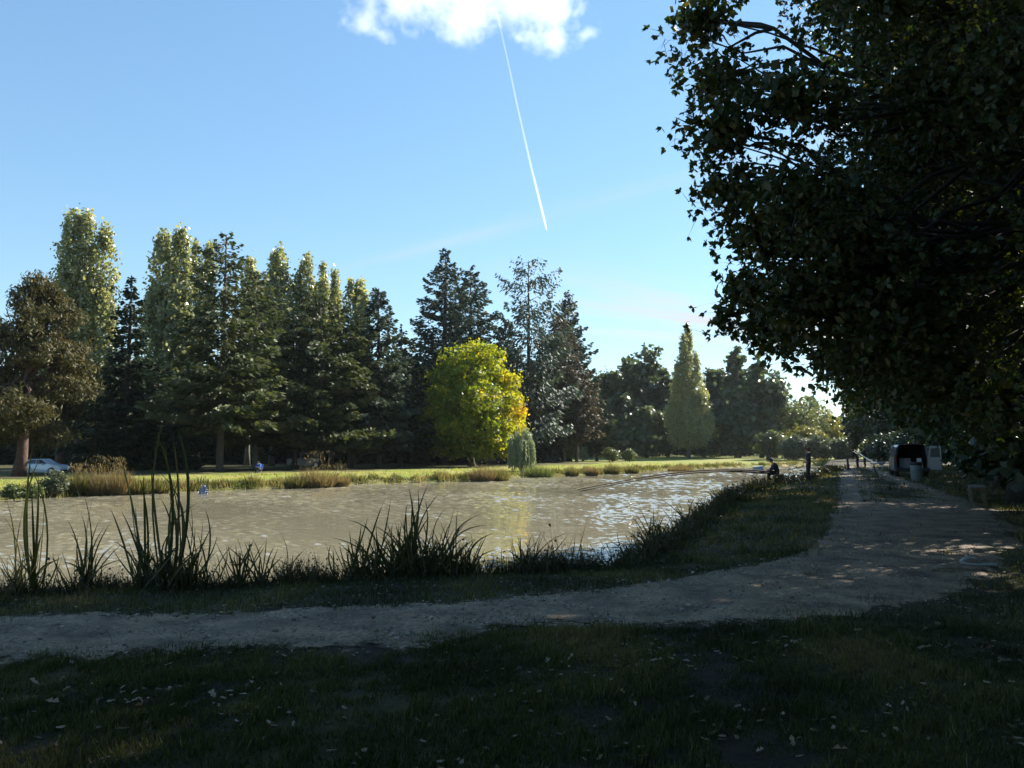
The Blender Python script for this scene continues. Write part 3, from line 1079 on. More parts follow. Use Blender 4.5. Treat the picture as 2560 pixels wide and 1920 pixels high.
# weeping willow
def willow(base, w, h, label):
    root = thing('weeping_willow', base, label, 'tree', 'trees along the far bank')
    PP, DD, TT = [], [], []
    b = MB()
    b.tube(curve((0, 0, -.1), (.1, 0, h * .75), 6, 0, .02), [.22, .17, .15, .13, .1, .07], 8)
    for i in range(210):
        a = rng.uniform(0, 6.283)
        r0 = w / 2 * math.sqrt(rng.uniform(.05, 1))
        z0 = h * (1 - .3 * (r0 / (w / 2)) ** 2) * rng.uniform(.55, 1)
        L = z0 * rng.uniform(.35, .97)
        n = int(L * 22)
        s = np.sort(rng.random(n))
        x = math.cos(a) * r0 * (1 + .12 * s) + rng.normal(0, .06, n)
        y = math.sin(a) * r0 * (1 + .12 * s) + rng.normal(0, .06, n)
        PP.append(np.column_stack([x, y, z0 - s * L]))
        DD.append(np.column_stack([rng.normal(0, .3, n), rng.normal(0, .3, n), np.full(n, -1.0)]))
        TT.append(np.full(n, rng.random()) * .5 + rng.random(n) * .5)
        if i % 5 == 0:
            b.tube(curve((0, 0, h * .6), (math.cos(a) * r0, math.sin(a) * r0, z0), 4, .3, .02), [.05, .035, .02, .008], 4)
    P = np.vstack(PP)
    k = P[:, 2] > .05
    n = k.sum()
    foliage('crown', P[k], np.vstack(DD)[k], rdir(n), rng.uniform(.22, .4, n), rng.uniform(.06, .11, n), 'rhomb', L_WILL, root, np.concatenate(TT)[k])
    b.build('trunk', BARK_DARK, root, smooth=True)


wb = far_spot(1305, 88)
willow(wb, 68 * mpp(wb), top_z(1310, 1062, wb), 'small silvery weeping willow beside the maple')

# woods at the far end
WOODS = [(1525, 905, 188, 58, 'dark rounded tree at the left of the far wood'), (1585, 888, 192, 55, 'second tree from the left in the far wood'),
         (1635, 862, 186, 62, 'tallest dome topped tree of the far wood, left of its poplar'), (1555, 985, 178, 60, 'lower dark tree in front of the far wood'),
         (1670, 930, 182, 50, 'dark tree tucked against the lone poplar of the far wood'), (1795, 905, 188, 50, 'tree just right of the lone poplar of the far wood'),
         (1842, 872, 178, 60, 'high dark tree with an airy top at the right of the far wood'), (1905, 885, 172, 62, 'airy sunlit tree at the right end of the far wood'),
         (1850, 1000, 172, 60, 'dark bushy tree below the airy trees of the far wood'), (1940, 935, 176, 45, 'thin tree leaning out at the right end of the far wood'),
         (1620, 1020, 172, 60, 'shadowed tree low in the far wood'), (1500, 1000, 184, 50, 'shadowed tree beside the conifers at the far wood'),
         (1760, 1010, 178, 55, 'shadowed tree behind the foot of the lone poplar')]
for i, (x, y, Y, r, lab) in enumerate(WOODS):
    base = far_spot(x, Y)
    m = mpp(base)
    h = top_z(x, y, base)
    root = thing('broadleaf_tree', base, lab, 'tree', 'trees of the far wood')
    g = np.random.default_rng(100 + i)
    lobes = []
    for k in range(22):
        t = g.uniform(.14, .92)
        pr = np.interp(t, [.18, .45, .75, .92], [.75, 1, .8, .35])
        a = g.uniform(0, 6.283)
        rr = g.uniform(.2, .7) * pr
        lobes.append((math.cos(a) * rr * r * m, math.sin(a) * rr * r * m, t * h, r * m * .4 * pr, r * m * .4 * pr, h * .09))
    airy = i in (2, 6, 7, 9)
    broadleaf(root, lobes, 420 if airy else 520, 1.0, 14, 1.15, 1.0, L_WOOD, BARK, h * .55, h * .017, 'rhomb', fill=.15, inner=0 if airy else 160)
pop(1722, 163, 0, [(1711, 842, 13, 1000), (1726, 816, 14, 1000), (1742, 890, 14, 1050), (1695, 915, 15, 1060), (1760, 965, 17, 1090), (1680, 1000, 15, 1090), (1720, 1000, 34, 1115), (1772, 1040, 17, 1100), (1750, 1060, 22, 1115), (1690, 1070, 18, 1115)],
    'lone pale green poplar standing in front of the far wood', .0, 140)
for i, (x, y, Y, w, d, lab, mat) in enumerate([
        (2000, 972, 170, 150, 90, 'spreading pale green tree left of the yellow green willow', L_SHRUB),
        (2062, 1004, 176, 120, 100, 'soft yellow green willow glowing beyond the anglers', L_YSHRUB),
        (2010, 1050, 160, 120, 80, 'yellow green bush in front of the spreading pale tree', L_YSHRUB),
        (1925, 1070, 150, 100, 60, 'leafy green bush at the foot of the airy trees', L_SHRUB),
        (1990, 1085, 146, 90, 60, 'grey green sallow left of the standing angler', L_GREY),
        (2050, 1078, 146, 95, 60, 'grey green sallow behind the standing angler', L_GREY),
        (2105, 1092, 142, 70, 50, 'small grey green sallow behind the far anglers', L_GREY),
        (2185, 1098, 118, 60, 40, 'round green bush behind the two far anglers and the van', L_SHRUB)]):
    base = far_spot(x, Y)
    m = mpp(base)
    h = top_z(x, y, base)
    root = thing('bush' if i > 1 else 'willow_tree', base, lab, 'bush' if i > 1 else 'tree', 'bushes at the far end of the lake')
    broadleaf(root, mound_lobes(w * m, d * m, h, 12, 300 + i), 480, .55, 17, .46, .3, mat, BARK, h * .35, .12, 'rhomb', fill=.15, inner=250)
for i, (x, y, Y, w, lab) in enumerate([(2180, 985, 128, 130, 'dark tree behind the right hand oaks'), (2260, 960, 110, 150, 'black green tree behind the parked van')]):
    base = far_spot(x, Y)
    m = mpp(base)
    h = top_z(x, y, base)
    root = thing('broadleaf_tree', base, lab, 'tree', 'dark trees on the right')
    broadleaf(root, mound_lobes(w * m, w * m * .8, h, 14, 340 + i), 700, .6, 16, .5, .4, L_DARK, BARK_DARK, h * .4, .2, 'leaf', fill=.2, inner=700)
for i, (x, y, yb, w, lab, mat) in enumerate([
        (1524, 1112, 1156, 44, 'small pale shrub left of a pair on the far lawn', L_SHRUB), (1574, 1116, 1155, 36, 'small pale shrub right of a pair on the far lawn', L_SHRUB),
        (1440, 1105, 1158, 100, 'silvery bush behind the bare conifer trunks', L_WILL), (1405, 1080, 1157, 60, 'sunlit yellow green bush between the bare conifer trunks', L_YSHRUB),
        (470, 1085, 1172, 46, 'sunlit green bush beyond the lawn beside the camper', L_SHRUB), (640, 1085, 1166, 40, 'sunlit green bush behind the person in blue', L_SHRUB)]):
    base = far_spot(x, 0, yb) if i < 2 else far_spot(x, 146 if i < 4 else 122)
    m = mpp(base)
    h = top_z(x, y, base)
    root = thing('shrub', base, lab, 'shrub', 'shrubs on the far lawn')
    broadleaf(root, mound_lobes(w * m, w * m, h, 8, 360 + i), 150, .3, 16, .3, .16, mat, BARK, h * .35, .06, 'leaf', inner=60)

# far woodland closing the horizon behind everything
PP, HHt = [], []
n = 18000
a = rng.uniform(R(-42), R(40), n)
dd = rng.uniform(225, 275, n)
top = 13 + 3.5 * wave(np.degrees(a), dd * 0, 81, 5) + 2 * wave(np.degrees(a), dd * 0, 82, 1.3)
zz = np.sqrt(rng.random(n)) * top
P = np.column_stack([np.sin(a) * dd, np.cos(a) * dd, zz])
P[:, 2] += -1
prop(foliage('far_woodland', P, rdir(n), norm(np.array([0, -1, .4]) + rng.normal(0, .6, (n, 3))), rng.uniform(1.4, 2.6, n), rng.uniform(1.2, 2.2, n), 'leaf', L_WOOD),
     'distant dark woodland closing the view behind the lake', 'woodland', kind='stuff')

# ------------------------------------------------------------------ oaks along the right of the path
OAKS = [  # x, y, height, crown radius, base of crown, clusters, leaves, length, width, label
    (10.6, 14.6, 18, 6.8, 2.4, 6600, 21, .13, .068, 'nearest oak, its dark crown filling the upper right'),
    (15.2, 24.0, 18, 7.0, 3.4, 2100, 18, .20, .13, 'second oak along the path, low boughs over the gravel'),
    (20.4, 33.5, 15, 6.6, 3.0, 1300, 16, .26, .18, 'third oak along the path, short of the bench and bin'),
    (27.0, 44.5, 15, 6.8, 3.0, 1000, 15, .34, .24, 'fourth oak along the path, spreading over the van'),
    (33.5, 56.0, 15, 7.0, 2.6, 800, 15, .42, .3, 'fifth oak along the path, beyond the van'),
    (41.0, 70.0, 15, 7.0, 1.2, 700, 15, .5, .36, 'farthest oak along the path'),
    (17.5, 9.5, 15, 6.8, 2.2, 900, 16, .3, .2, 'oak outside the frame on the right, shading the foreground'),
    (11.5, .5, 14, 6.6, 2.6, 800, 16, .3, .2, 'oak close on the right of the viewer, out of the picture'),
    (3.0, -4.2, 14, 6.6, 4.3, 800, 16, .3, .2, 'oak behind the viewer, out of the picture'),
    (-6.5, -4.6, 14, 6.6, 4.4, 800, 16, .3, .2, 'oak behind the viewer to the left, out of the picture'),
    (-15.0, -3.0, 14, 6.4, 4.4, 600, 16, .3, .2, 'oak farther left behind the viewer, out of the picture'),
    (24.0, 18.5, 15, 6.8, 1.6, 900, 16, .3, .2, 'oak behind the nearest oak, deep in shade'),
]
for i, (x, y, h, r, cb, ncl, per, ll, lw, lab) in enumerate(OAKS):
    root = thing('oak_tree', (x, y, H(x, y)), lab, 'tree', 'oaks along the right of the path', rz=0)
    g = np.random.default_rng(500 + i)
    lobes = []
    for k in range(36 if i < 2 else 24):
        t = g.uniform(0, 1)
        z = cb + 1.2 + t * (h - cb - 2.4)
        pr = np.interp(t, [0, .25, .6, .85, 1], [.8, 1, 1, .85, .5])
        a = g.uniform(0, 6.283)
        rr = g.uniform(.2, .8) * pr * r
        s = g.uniform(1.3, 2.1)
        lobes.append((math.cos(a) * rr, math.sin(a) * rr, z, s * 1.15, s * 1.15, s * .8))
    if i == 0:   # boughs reaching out over the grass, seen against the sky
        for (u, v, Y, s) in [(702, 20, 15, 1.0), (720, 80, 15, 1.1), (722, 130, 14.5, 1.0), (728, 190, 15, 1.0), (760, 235, 15, .9), (745, 290, 16, .8), (722, 318, 16.5, .55), (770, 330, 17, .9),
                             (800, 300, 15, 1.2), (800, 200, 14, 1.4), (790, 100, 14, 1.4), (850, 250, 14, 1.5), (900, 330, 15, 1.4), (950, 380, 15, 1.3), (860, 360, 17, 1.1), (1000, 400, 14, 1.2)]:
            p = at(u, v, Y)
            lobes.append((p[0] - x, p[1] - y, p[2], s, s, s * .7))
    if i == 1:
        for (u, v, Y, s) in [(785, 338, 21, .7), (830, 352, 22, .9), (880, 375, 22, 1.2), (940, 395, 21, 1.3), (1000, 410, 20, 1.4)]:
            p = at(u, v, Y)
            lobes.append((p[0] - x, p[1] - y, p[2], s, s, s * .7))
    if i == 2:
        for (u, v, Y, s) in [(835, 370, 31, 1.2), (880, 388, 31, 1.4), (930, 405, 30, 1.5), (985, 420, 29, 1.6)]:
            p = at(u, v, Y)
            lobes.append((p[0] - x, p[1] - y, p[2], s, s, s * .7))
    if i == 3:
        for (u, v, Y, s) in [(870, 392, 42, 1.6), (910, 405, 42, 1.7), (960, 418, 40, 1.8)]:
            p = at(u, v, Y)
            lobes.append((p[0] - x, p[1] - y, p[2], s, s, s * .7))
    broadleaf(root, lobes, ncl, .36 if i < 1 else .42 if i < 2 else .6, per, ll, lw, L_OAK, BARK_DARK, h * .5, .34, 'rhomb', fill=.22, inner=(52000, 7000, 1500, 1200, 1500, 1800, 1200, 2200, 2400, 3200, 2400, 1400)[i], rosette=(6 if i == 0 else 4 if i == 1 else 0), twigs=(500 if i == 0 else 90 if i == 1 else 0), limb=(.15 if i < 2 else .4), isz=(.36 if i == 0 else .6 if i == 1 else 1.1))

OAK_OBJS = [o for o in sc.objects if o.name.startswith('oak_tree')]
for k, (x, y, src) in enumerate([(30, 37, 8), (37, 48, 6), (44, 59, 8), (51, 71, 6), (26.5, 8, 6), (13, -6, 8)]):  # copied oaks, mostly unseen, added to cast more shade
    dup(OAK_OBJS[src], (x, y, H(x, y)), rng.uniform(0, 6), (1, 1, 1), ('mostly hidden oak added behind the path oaks to cast more shade' if k < 4 else 'oak beside the viewer on the right, out of the picture'))

# bushes added along the back of the oaks to keep that gap dark
HB = []
HP = [(14.6, 20), (17.8, 25.5), (20.8, 31), (24, 37), (27.6, 43), (30.6, 49), (33, 55), (36, 62), (39, 70), (42, 79), (45, 90), (48, 102), (22, 24), (27, 33), (36, 49), (42, 62)]
for k, (x, y) in enumerate(HP):
    h = rng.uniform(3.4, 4.6)
    lab = 'black green bush added behind the oaks to darken the gap under them'
    if k < 3:
        root = thing('fill_bush', (x, y, H(x, y)), lab, 'bush', 'bushes added behind the oaks')
        broadleaf(root, mound_lobes(6.6, 5, h, 10, 600 + k, .8), 520, .5, 15, .38, .27, L_DARK, BARK_DARK, h * .4, .08, 'leaf', fill=.3, inner=700)
        HB.append(root)
    else:
        dup(HB[k % 3], (x, y, H(x, y)), rng.uniform(0, 6), (rng.uniform(.95, 1.2), rng.uniform(.95, 1.2), rng.uniform(.95, 1.3)), lab)


for k, xp in enumerate([1470, 1505, 1545, 1590, 1630, 1668, 1705, 1745, 1785, 1825, 1862, 1900, 1330, 1385, 1425, 1940, 1985]):
    b_ = far_spot(xp + rng.uniform(-8, 8), rng.uniform(190, 202))
    dup(HB[k % 3], b_, rng.uniform(0, 6), (1.5, 1.5, rng.uniform(1.1, 1.8)), 'dark undergrowth bush at the foot of the far wood')['group'] = 'undergrowth of the far wood'

# ------------------------------------------------------------------ vegetation on the banks
def tuft(root, w, d, h, n, mat, name='blades', wid=.05, spread=.5):
    a = rng.uniform(0, 6.283, n)
    r = np.sqrt(rng.random(n))
    P = np.column_stack([np.cos(a) * r * w / 2, np.sin(a) * r * d / 2, np.zeros(n)])
    ln = h * rng.uniform(.45, 1.05, n) * (1 - .35 * r)
    D = np.column_stack([np.cos(a) * r * spread + rng.normal(0, .25, n), np.sin(a) * r * spread + rng.normal(0, .25, n), np.ones(n)])
    P = P + norm(D) * (ln / 2)[:, None]
    return foliage(name, P, D, rdir(n), ln, np.full(n, wid) * rng.uniform(.6, 1.5, n), 'blade', mat, root)


def bank_spot(xp, yp):
    p = gp(xp / 2.5, yp / 2.5, -1.25)
    return np.array([p[0], p[1], max(-1.4, H(p[0], p[1]))])


FARVEG = [  # photo x, y of foot, width px, height px, material, kind, label
    (140, 1238, 75, 72, L_GREY, 'b', 'dark rounded bush at the water below the left car'),
    (255, 1232, 95, 85, L_DRY, 'w', 'tall reddish weeds left of the tall reeds'),
    (297, 1232, 40, 80, L_DRY, 'w', 'narrow rusty weed stand beside the reddish weeds'),
    (195, 1234, 45, 62, L_TUFT, 'w', 'fresh green sedge between the bush and the reddish weeds'),
    (35, 1246, 60, 40, L_SHRUB, 'b', 'low green bush at the left edge of the far bank'),
    (80, 1245, 45, 38, L_SHRUB, 'b', 'low round bush second from the left on the far bank'),
    (345, 1230, 55, 55, L_TUFT, 'w', 'yellowish sedge behind the tall reeds'),
    (395, 1228, 50, 52, L_TUFT, 'w', 'olive sedge right behind the tall reeds'),
    (790, 1214, 80, 62, L_DRY, 'w', 'brown tussock with tall seed heads below the off road vehicle'),
    (735, 1216, 40, 42, L_TUFT, 'w', 'bright green tuft left of the brown tussock'),
    (845, 1212, 50, 40, L_DRY, 'w', 'low brown tussock right of the tall seed heads'),
    (1205, 1199, 55, 48, L_DRY, 'w', 'rusty tussock under the maple'),
    (1240, 1198, 60, 40, L_TUFT, 'w', 'grey green sedge at the water under the maple'),
    (1345, 1190, 70, 40, L_SHRUB, 'w', 'bright green reeds at the foot of the willow'),
    (1430, 1187, 30, 30, L_TUFT, 'w', 'first round tussock right of the willow'),
    (1480, 1186, 30, 30, L_DRY, 'w', 'second round tussock right of the willow'),
    (1530, 1183, 34, 34, L_TUFT, 'w', 'third round tussock right of the willow'),
    (1580, 1181, 30, 26, L_TUFT, 'w', 'fourth round tussock right of the willow'),
    (1700, 1175, 60, 18, L_DRY, 'w', 'straw coloured fringe on the point of the far bank'),
]
for i, (x, y, w, h, mat, kd, lab) in enumerate(FARVEG):
    base = bank_spot(x, y)
    m = mpp(base)
    if kd == 'b':
        root = thing('bank_bush', base, lab, 'bush', 'plants on the far bank')
        broadleaf(root, mound_lobes(w * m, w * m * .8, h * m, 9, 700 + i, .8), 260, .16, 18, .16, .09, mat, BARK, h * m * .4, .03, 'leaf', inner=0, limbs=True)
    else:
        root = thing('weed_clump', base, lab, 'plants', 'plants on the far bank')
        tuft(root, w * m, w * m * .8, h * m, 900, mat)
        if 'seed heads' in lab or 'reddish' in lab or 'rusty weed' in lab:
            n = 120
            P = np.column_stack([rng.normal(0, w * m * .25, n), rng.normal(0, w * m * .2, n), h * m * rng.uniform(.7, 1.45 if 'seed' in lab else 1.15, n)])
            prop(foliage('seed_heads', P, rng.normal(0, .4, (n, 3)) + [0, 0, 1], rdir(n), rng.uniform(.12, .34, n), rng.uniform(.025, .05, n), 'rhomb', L_DRY, root), kind='stuff')

# continuous fringe of sedge along the far waterline, and rough lawn above it
fr = resample(FE[:14][::-1], 900)
keep = rng.random(900) < np.clip(.75 + .5 * wave(fr[:, 0], fr[:, 1], 51, 6), .25, 1)
fr = fr[keep]
rep = 24
P = np.repeat(fr, rep, 0) + rng.normal(0, .45, (len(fr) * rep, 2)) + np.array([-.35, .75])
z = np.maximum(Hs(P[:, 0], P[:, 1]), -1.4)
hh = (.45 + .28 * wave(P[:, 0], P[:, 1], 52, 2.5)) * rng.uniform(.5, 1.1, len(P))
hh = np.clip(hh, .12, 1.0)
D = np.column_stack([rng.normal(0, .3, len(P)), rng.normal(-.15, .3, len(P)), np.ones(len(P))])
Q = np.column_stack([P, z]) + norm(D) * (hh / 2)[:, None]
tone = np.clip(.5 + .45 * wave(P[:, 0], P[:, 1], 53, 4.0) + rng.normal(0, .18, len(P)), 0, 1)
prop(foliage('bank_sedge', Q, D, rdir(len(P)), hh, rng.uniform(.05, .12, len(P)), 'blade', L_TUFT, None, tone),
     'rough brown and green sedge fringing the far waterline', 'sedge', kind='stuff')
n = 26000
yy_ = rng.uniform(42, 130, n)
P = np.column_stack([(rng.uniform(-20, 700, n) - 512) / 800 * yy_, yy_])
df = dline(P, FE)
ok = (~inside(P, LAKE)) & (df < 13) & (df < dline(P, NE))
P = P[ok]
hh = rng.uniform(.06, .2, len(P))
D = np.column_stack([rng.normal(0, .3, (len(P), 2)), np.ones(len(P))])
tone = np.clip(.45 + .4 * wave(P[:, 0], P[:, 1], 55, 6.0) + rng.normal(0, .15, len(P)), 0, 1)
L_LAWN = leaf('lawn_blade', [(.19, .27, .045), (.26, .31, .06), (.34, .31, .10), (.38, .27, .13)], .4, (1.4, 1.4, .6), .6, .25)
prop(foliage('lawn_grass', np.column_stack([P, Hs(P[:, 0], P[:, 1])]) + norm(D) * (hh / 2)[:, None], D, rdir(len(P)), hh, rng.uniform(.06, .16, len(P)), 'blade', L_LAWN, None, tone),
     'sunlit yellow green grass on the far bank', 'grass', kind='stuff')

# near grass: short turf beside the path, thinner and browner in the deep shade
PP_, HH_, WW_, TT_ = [], [], [], []


def scatter_grass(n, ymin, ymax, umin, umax, h0, w0, thresh):
    y = np.sqrt(rng.uniform(ymin ** 2, ymax ** 2, n))
    x = (rng.uniform(umin, umax, n) - 512) / 800 * y
    P = np.column_stack([x, y])
    dn = dline(P, NE)
    inl = inside(P, LAKE)
    onp = inside(P, PATH_POLY)
    dp = dline(P, PATH_POLY, True)
    patch = wave(x, y, 61, 1.6) + .6 * wave(x, y, 62, .5) + rng.normal(0, .3, n)
    ok = (~inl | (dn < .3)) & (patch > thresh) & ((~onp) | (dp < np.abs(.28 * rng.normal(size=n)) * (patch > -.2)) | ((y > 24) & (dp > .8) & (patch > .2)) | ((y > 9) & (dp > .7) & (patch > 1.5)))
    ok &= dline(P, FE) > dn
    P = P[ok]
    v = np.clip(1 + .45 * wave(P[:, 0], P[:, 1], 63, .9) + .45 * wave(P[:, 0], P[:, 1], 65, .3), .3, 2.1)
    PP_.append(P)
    HH_.append(h0 * v * rng.uniform(.5, 1.25, len(P)))
    WW_.append(w0 * rng.uniform(.6, 1.4, len(P)))
    TT_.append(np.clip((.5 if ymin < 10 else .78) + .4 * wave(P[:, 0], P[:, 1], 64, 2.5) + rng.normal(0, .22, len(P)), 0, 1))


scatter_grass(190000, 3.3, 7.4, -60, 1090, .052, .0068, -.95)
scatter_grass(100000, 7.0, 13, -60, 1090, .07, .009, -1.0)
scatter_grass(90000, 12, 30, 380, 1060, .10, .018, -.8)
scatter_grass(50000, 28, 75, 600, 1060, .14, .04, -.8)
P = np.vstack(PP_)
hh, ww, tone = np.concatenate(HH_), np.concatenate(WW_), np.concatenate(TT_)
nn = len(P)
D = np.column_stack([rng.normal(0, .38, (nn, 2)), np.ones(nn)])
B = np.column_stack([P, Hs(P[:, 0], P[:, 1]) - .004])
prop(foliage('near_grass', B, norm(D), np.column_stack([rng.normal(0, 1, (nn, 2)), rng.normal(0, .2, nn)]), hh, ww, 'tri', L_GRASS, None, tone),
     'short dark turf in the shade beside the gravel path', 'grass', kind='stuff')

# weeds along the near water's edge
ne = resample(NE[3:16], 1600)
seg = np.hypot(*np.diff(ne, axis=0).T)
s_ = np.concatenate([[0], np.cumsum(seg)])
ne = np.column_stack([np.interp(np.linspace(0, s_[-1], 1500), s_, ne[:, c]) for c in range(2)])
tang = np.gradient(ne, axis=0)
nrm_ = norm(np.column_stack([-tang[:, 1], tang[:, 0]]))


def edge_weeds(n, imin, imax, hlow, hhigh, wid, seed, leafy):
    i = rng.integers(imin, imax, n)
    off = rng.normal(.12, .26, n)
    P = ne[i] + nrm_[i] * off[:, None]
    v = np.clip(.55 + .55 * wave(P[:, 0], P[:, 1], seed, 1.3), .08, 1.3)
    h = (hlow + (hhigh - hlow) * v) * rng.uniform(.4, 1.05, n)
    D = np.column_stack([rng.normal(0, .42, (n, 2)), np.ones(n)])
    B = np.column_stack([P, np.maximum(Hs(P[:, 0], P[:, 1]), -.75) - .02])
    return B, norm(D), h, np.full(n, wid) * rng.uniform(.5, 1.4, n)


Bs, Ds, Hh, Ww = [], [], [], []
dist_i = np.hypot(ne[:, 0], ne[:, 1])
i_near = int(np.argmax(ne[:, 0] > 1.3))
for (n, a, b, lo, hi, w, sd) in [(24000, 0, i_near, .14, .5, .011, 71), (2600, 0, i_near + 120, .25, .7, .016, 74), (9000, i_near, min(1499, i_near + 420), .14, .55, .018, 72), (7000, i_near + 300, 1499, .2, .75, .04, 73)]:
    q = edge_weeds(n, a, b, lo, hi, w, sd, False)
    for L0, q0 in zip((Bs, Ds, Hh, Ww), q):
        L0.append(q0)
B, D, hh, ww = np.vstack(Bs), np.vstack(Ds), np.concatenate(Hh), np.concatenate(Ww)
weeds = foliage('waterside_weeds', B, D, rdir(len(B)), hh, ww, 'tri', L_WEED)
prop(weeds, 'dark tangled weeds along the near water edge', 'weeds', kind='stuff')
# little leaves on those stems
k = rng.choice(len(B), 24000)
f = rng.uniform(.3, 1, len(k))
Pq = B[k] + D[k] * (hh[k] * f)[:, None] + rng.normal(0, .025, (len(k), 3))
wl = foliage('weed_leaves', Pq, rdir(len(k)), rdir(len(k)), ww[k] * rng.uniform(2.2, 5, len(k)), ww[k] * rng.uniform(1.2, 2.4, len(k)), 'rhomb', L_WEED, weeds)
prop(wl, kind='stuff')


# ------------------------------------------------------------------ reeds on the near bank, blade by blade
def strip(name, pts, widths, face, mat, parent, tone):
    """one reed blade: a creased ribbon along pts"""
    pts = np.array(pts, float)
    n = len(pts)
    t = norm(np.gradient(pts, axis=0))
    s = norm(np.cross(t, np.tile(face, (n, 1))))
    nn_ = norm(np.cross(s, t))
    w = np.array(widths)[:, None]
    V = np.vstack([pts - s * w / 2 + nn_ * w * .18, pts - nn_ * w * .05, pts + s * w / 2 + nn_ * w * .18])
    F = []
    for i in range(n - 1):
        F.append((i, i + n, i + n + 1, i + 1))
        F.append((i + n, i + 2 * n, i + 2 * n + 1, i + n + 1))
    return mk(name, V, F, mat, parent, rnd=np.full(len(V), tone), smooth=True)


def reed_clump(label, bx, by, tips, Y, w0=.020, mat=L_REED, spread=8.0, name='reed_clump', bend=.12, extra=0, exh=(.25, .6), sheath=False):
    """tips and base in photo pixels; blades stand in their own depth on the bank"""
    extra = int(extra * 2.2) + 6
    w0 = w0 * 1.12
    c = at(bx / 2.5, by / 2.5, Y)
    zb = min(c[2], H(c[0], c[1]) + .02)
    root = thing(name, (c[0], c[1], zb), label, 'reeds', 'reeds on the near bank')
    m = Y / 2000
    allb = []
    for tip in tips:
        tx, ty = tip[0], tip[1]
        cv = tip[2] if len(tip) > 2 else rng.normal(0, bend)
        dy = rng.normal(0, .12)
        b = np.array([rng.normal(0, spread) * m, rng.normal(0, .05), -.03])
        tz = at(tx / 2.5, ty / 2.5, Y + dy)
        t = np.array([tz[0] - c[0], dy, tz[2] - zb])
        allb.append((b, t, cv, rng.uniform(.8, 1.25)))
    for _ in range(extra):
        q = tips[rng.integers(len(tips))]
        b = np.array([rng.normal(0, spread * 1.6) * m, rng.normal(0, .1), -.03])
        hgt = rng.uniform(*exh)
        t = b + np.array([rng.normal(0, .45) * hgt, rng.normal(0, .2) * hgt, hgt])
        allb.append((b, t, rng.normal(0, bend * 1.5), rng.uniform(.55, 1.0)))
    for b, t, cv, ws in allb:
        L = np.linalg.norm(t - b)
        n = 9
        f = np.linspace(0, 1, n)
        ctrl = (b + t) / 2 + np.array([-(t - b)[2], 0, (t - b)[0]]) * (-cv) + np.array([0, 0, L * .10])
        pts = ((1 - f) ** 2)[:, None] * b + (2 * f * (1 - f))[:, None] * ctrl + (f ** 2)[:, None] * t
        wd = w0 * ws * np.interp(f, [0, .15, .6, .85, 1], [.75, 1, .9, .5, .06])
        face = np.array([rng.normal(0, .5), -1, rng.normal(0, .2)])
        strip('blade', pts, wd, face, mat, root, rng.random())
    return root


def c5(L):
    return [(x / 3.16, 1050 + y / 3.16, *r) for x, y, *r in L]


def c6(L):
    return [(650 + x / 2.765, 1150 + y / 2.765, *r) for x, y, *r in L]


def c8(L):
    return [(1550 + x / 5.53, 1200 + y / 5.53, *r) for x, y, *r in L]


DRYR = L_TUFT
reed_clump('tall single reed fan at the far left, its foot pale green', 88, 1480, c5([(228, 350), (268, 170), (332, 270), (352, 600), (212, 765), (300, 400), (250, 560), (330, 900)]), 9.75, .026, spread=5, extra=4)
reed_clump('withered curling reed plant at the left edge', 45, 1482, c5([(18, 745, .18), (45, 615, .1), (190, 700, -.1), (95, 1050), (60, 1060), (150, 960), (30, 1150), (240, 1060, -.2)]), 9.7, .014, DRYR, spread=7, extra=8)
reed_clump('medium reed tuft between the left fan and the tallest reeds', 218, 1472, c5([(665, 590), (742, 575), (650, 760), (790, 785), (532, 785, .1), (555, 880, .15), (872, 815, -.1), (620, 900), (480, 1120, .3), (820, 850), (600, 1040), (715, 800)]), 9.9, .018, spread=9, extra=14)
reed_clump('reeds slanting left in front of the tallest reeds', 365, 1470, c5([(868, 690, .02), (958, 718, .04), (1018, 455), (930, 220, .02), (1070, 690), (1215, 790, -.1), (890, 950, .2), (1020, 870), (1130, 420), (1095, 430)]), 10.0, .022, spread=8, extra=14)
reed_clump('tallest dark reeds standing straight up on the left', 408, 1470, c5([(1190, 350), (1225, 90), (1312, -70), (1250, 400), (1285, 150), (1270, 620), (1345, 880, -.2)]), 10.0, .026, spread=5, extra=6)
reed_clump('tall reeds with one blade bent over to the right', 434, 1470, c5([(1330, 420), (1400, 60), (1452, 200), (1390, 300), (1365, 130), (1560, 655, -.45), (1405, 600), (1420, 450), (1330, 560)]), 10.05, .026, spread=5, extra=8)
reed_clump('bushy reed stand with seed stalks right of the tallest reeds', 478, 1466, c5([(1502, 660), (1470, 735, .1), (1540, 840), (1620, 700, .2), (1600, 800), (1680, 830), (1720, 900, .2), (1440, 820), (1560, 900)]), 10.1, .017, spread=14, extra=26, exh=(.2, .55))
reed_clump('small iris fan left of a pair', 602, 1458, c5([(1868, 915), (1800, 985), (1900, 1040), (1840, 1080)]), 10.3, .022, spread=4, extra=3)
reed_clump('small iris fan right of a pair', 655, 1456, c5([(1945, 955, .05), (2105, 925), (2172, 990, -.1), (2146, 1070, -.05), (2060, 1080)]), 10.4, .022, spread=5, extra=3)
reed_clump('short reed with drooping weeds right of the iris fans', 722, 1452, c6([(195, 655), (150, 515, .2), (230, 640), (330, 600, -.1)]), 10.6, .014, spread=8, extra=18, exh=(.15, .4))
reed_clump('left part of the great reed tussock, blades arching left', 915, 1442, c6([(620, 480), (600, 410, .55), (745, 395, .06), (700, 440, .1), (850, 300), (905, 270, .04), (660, 560), (780, 520), (830, 600)]), 10.95, .022, spread=22, extra=30, exh=(.3, .62))
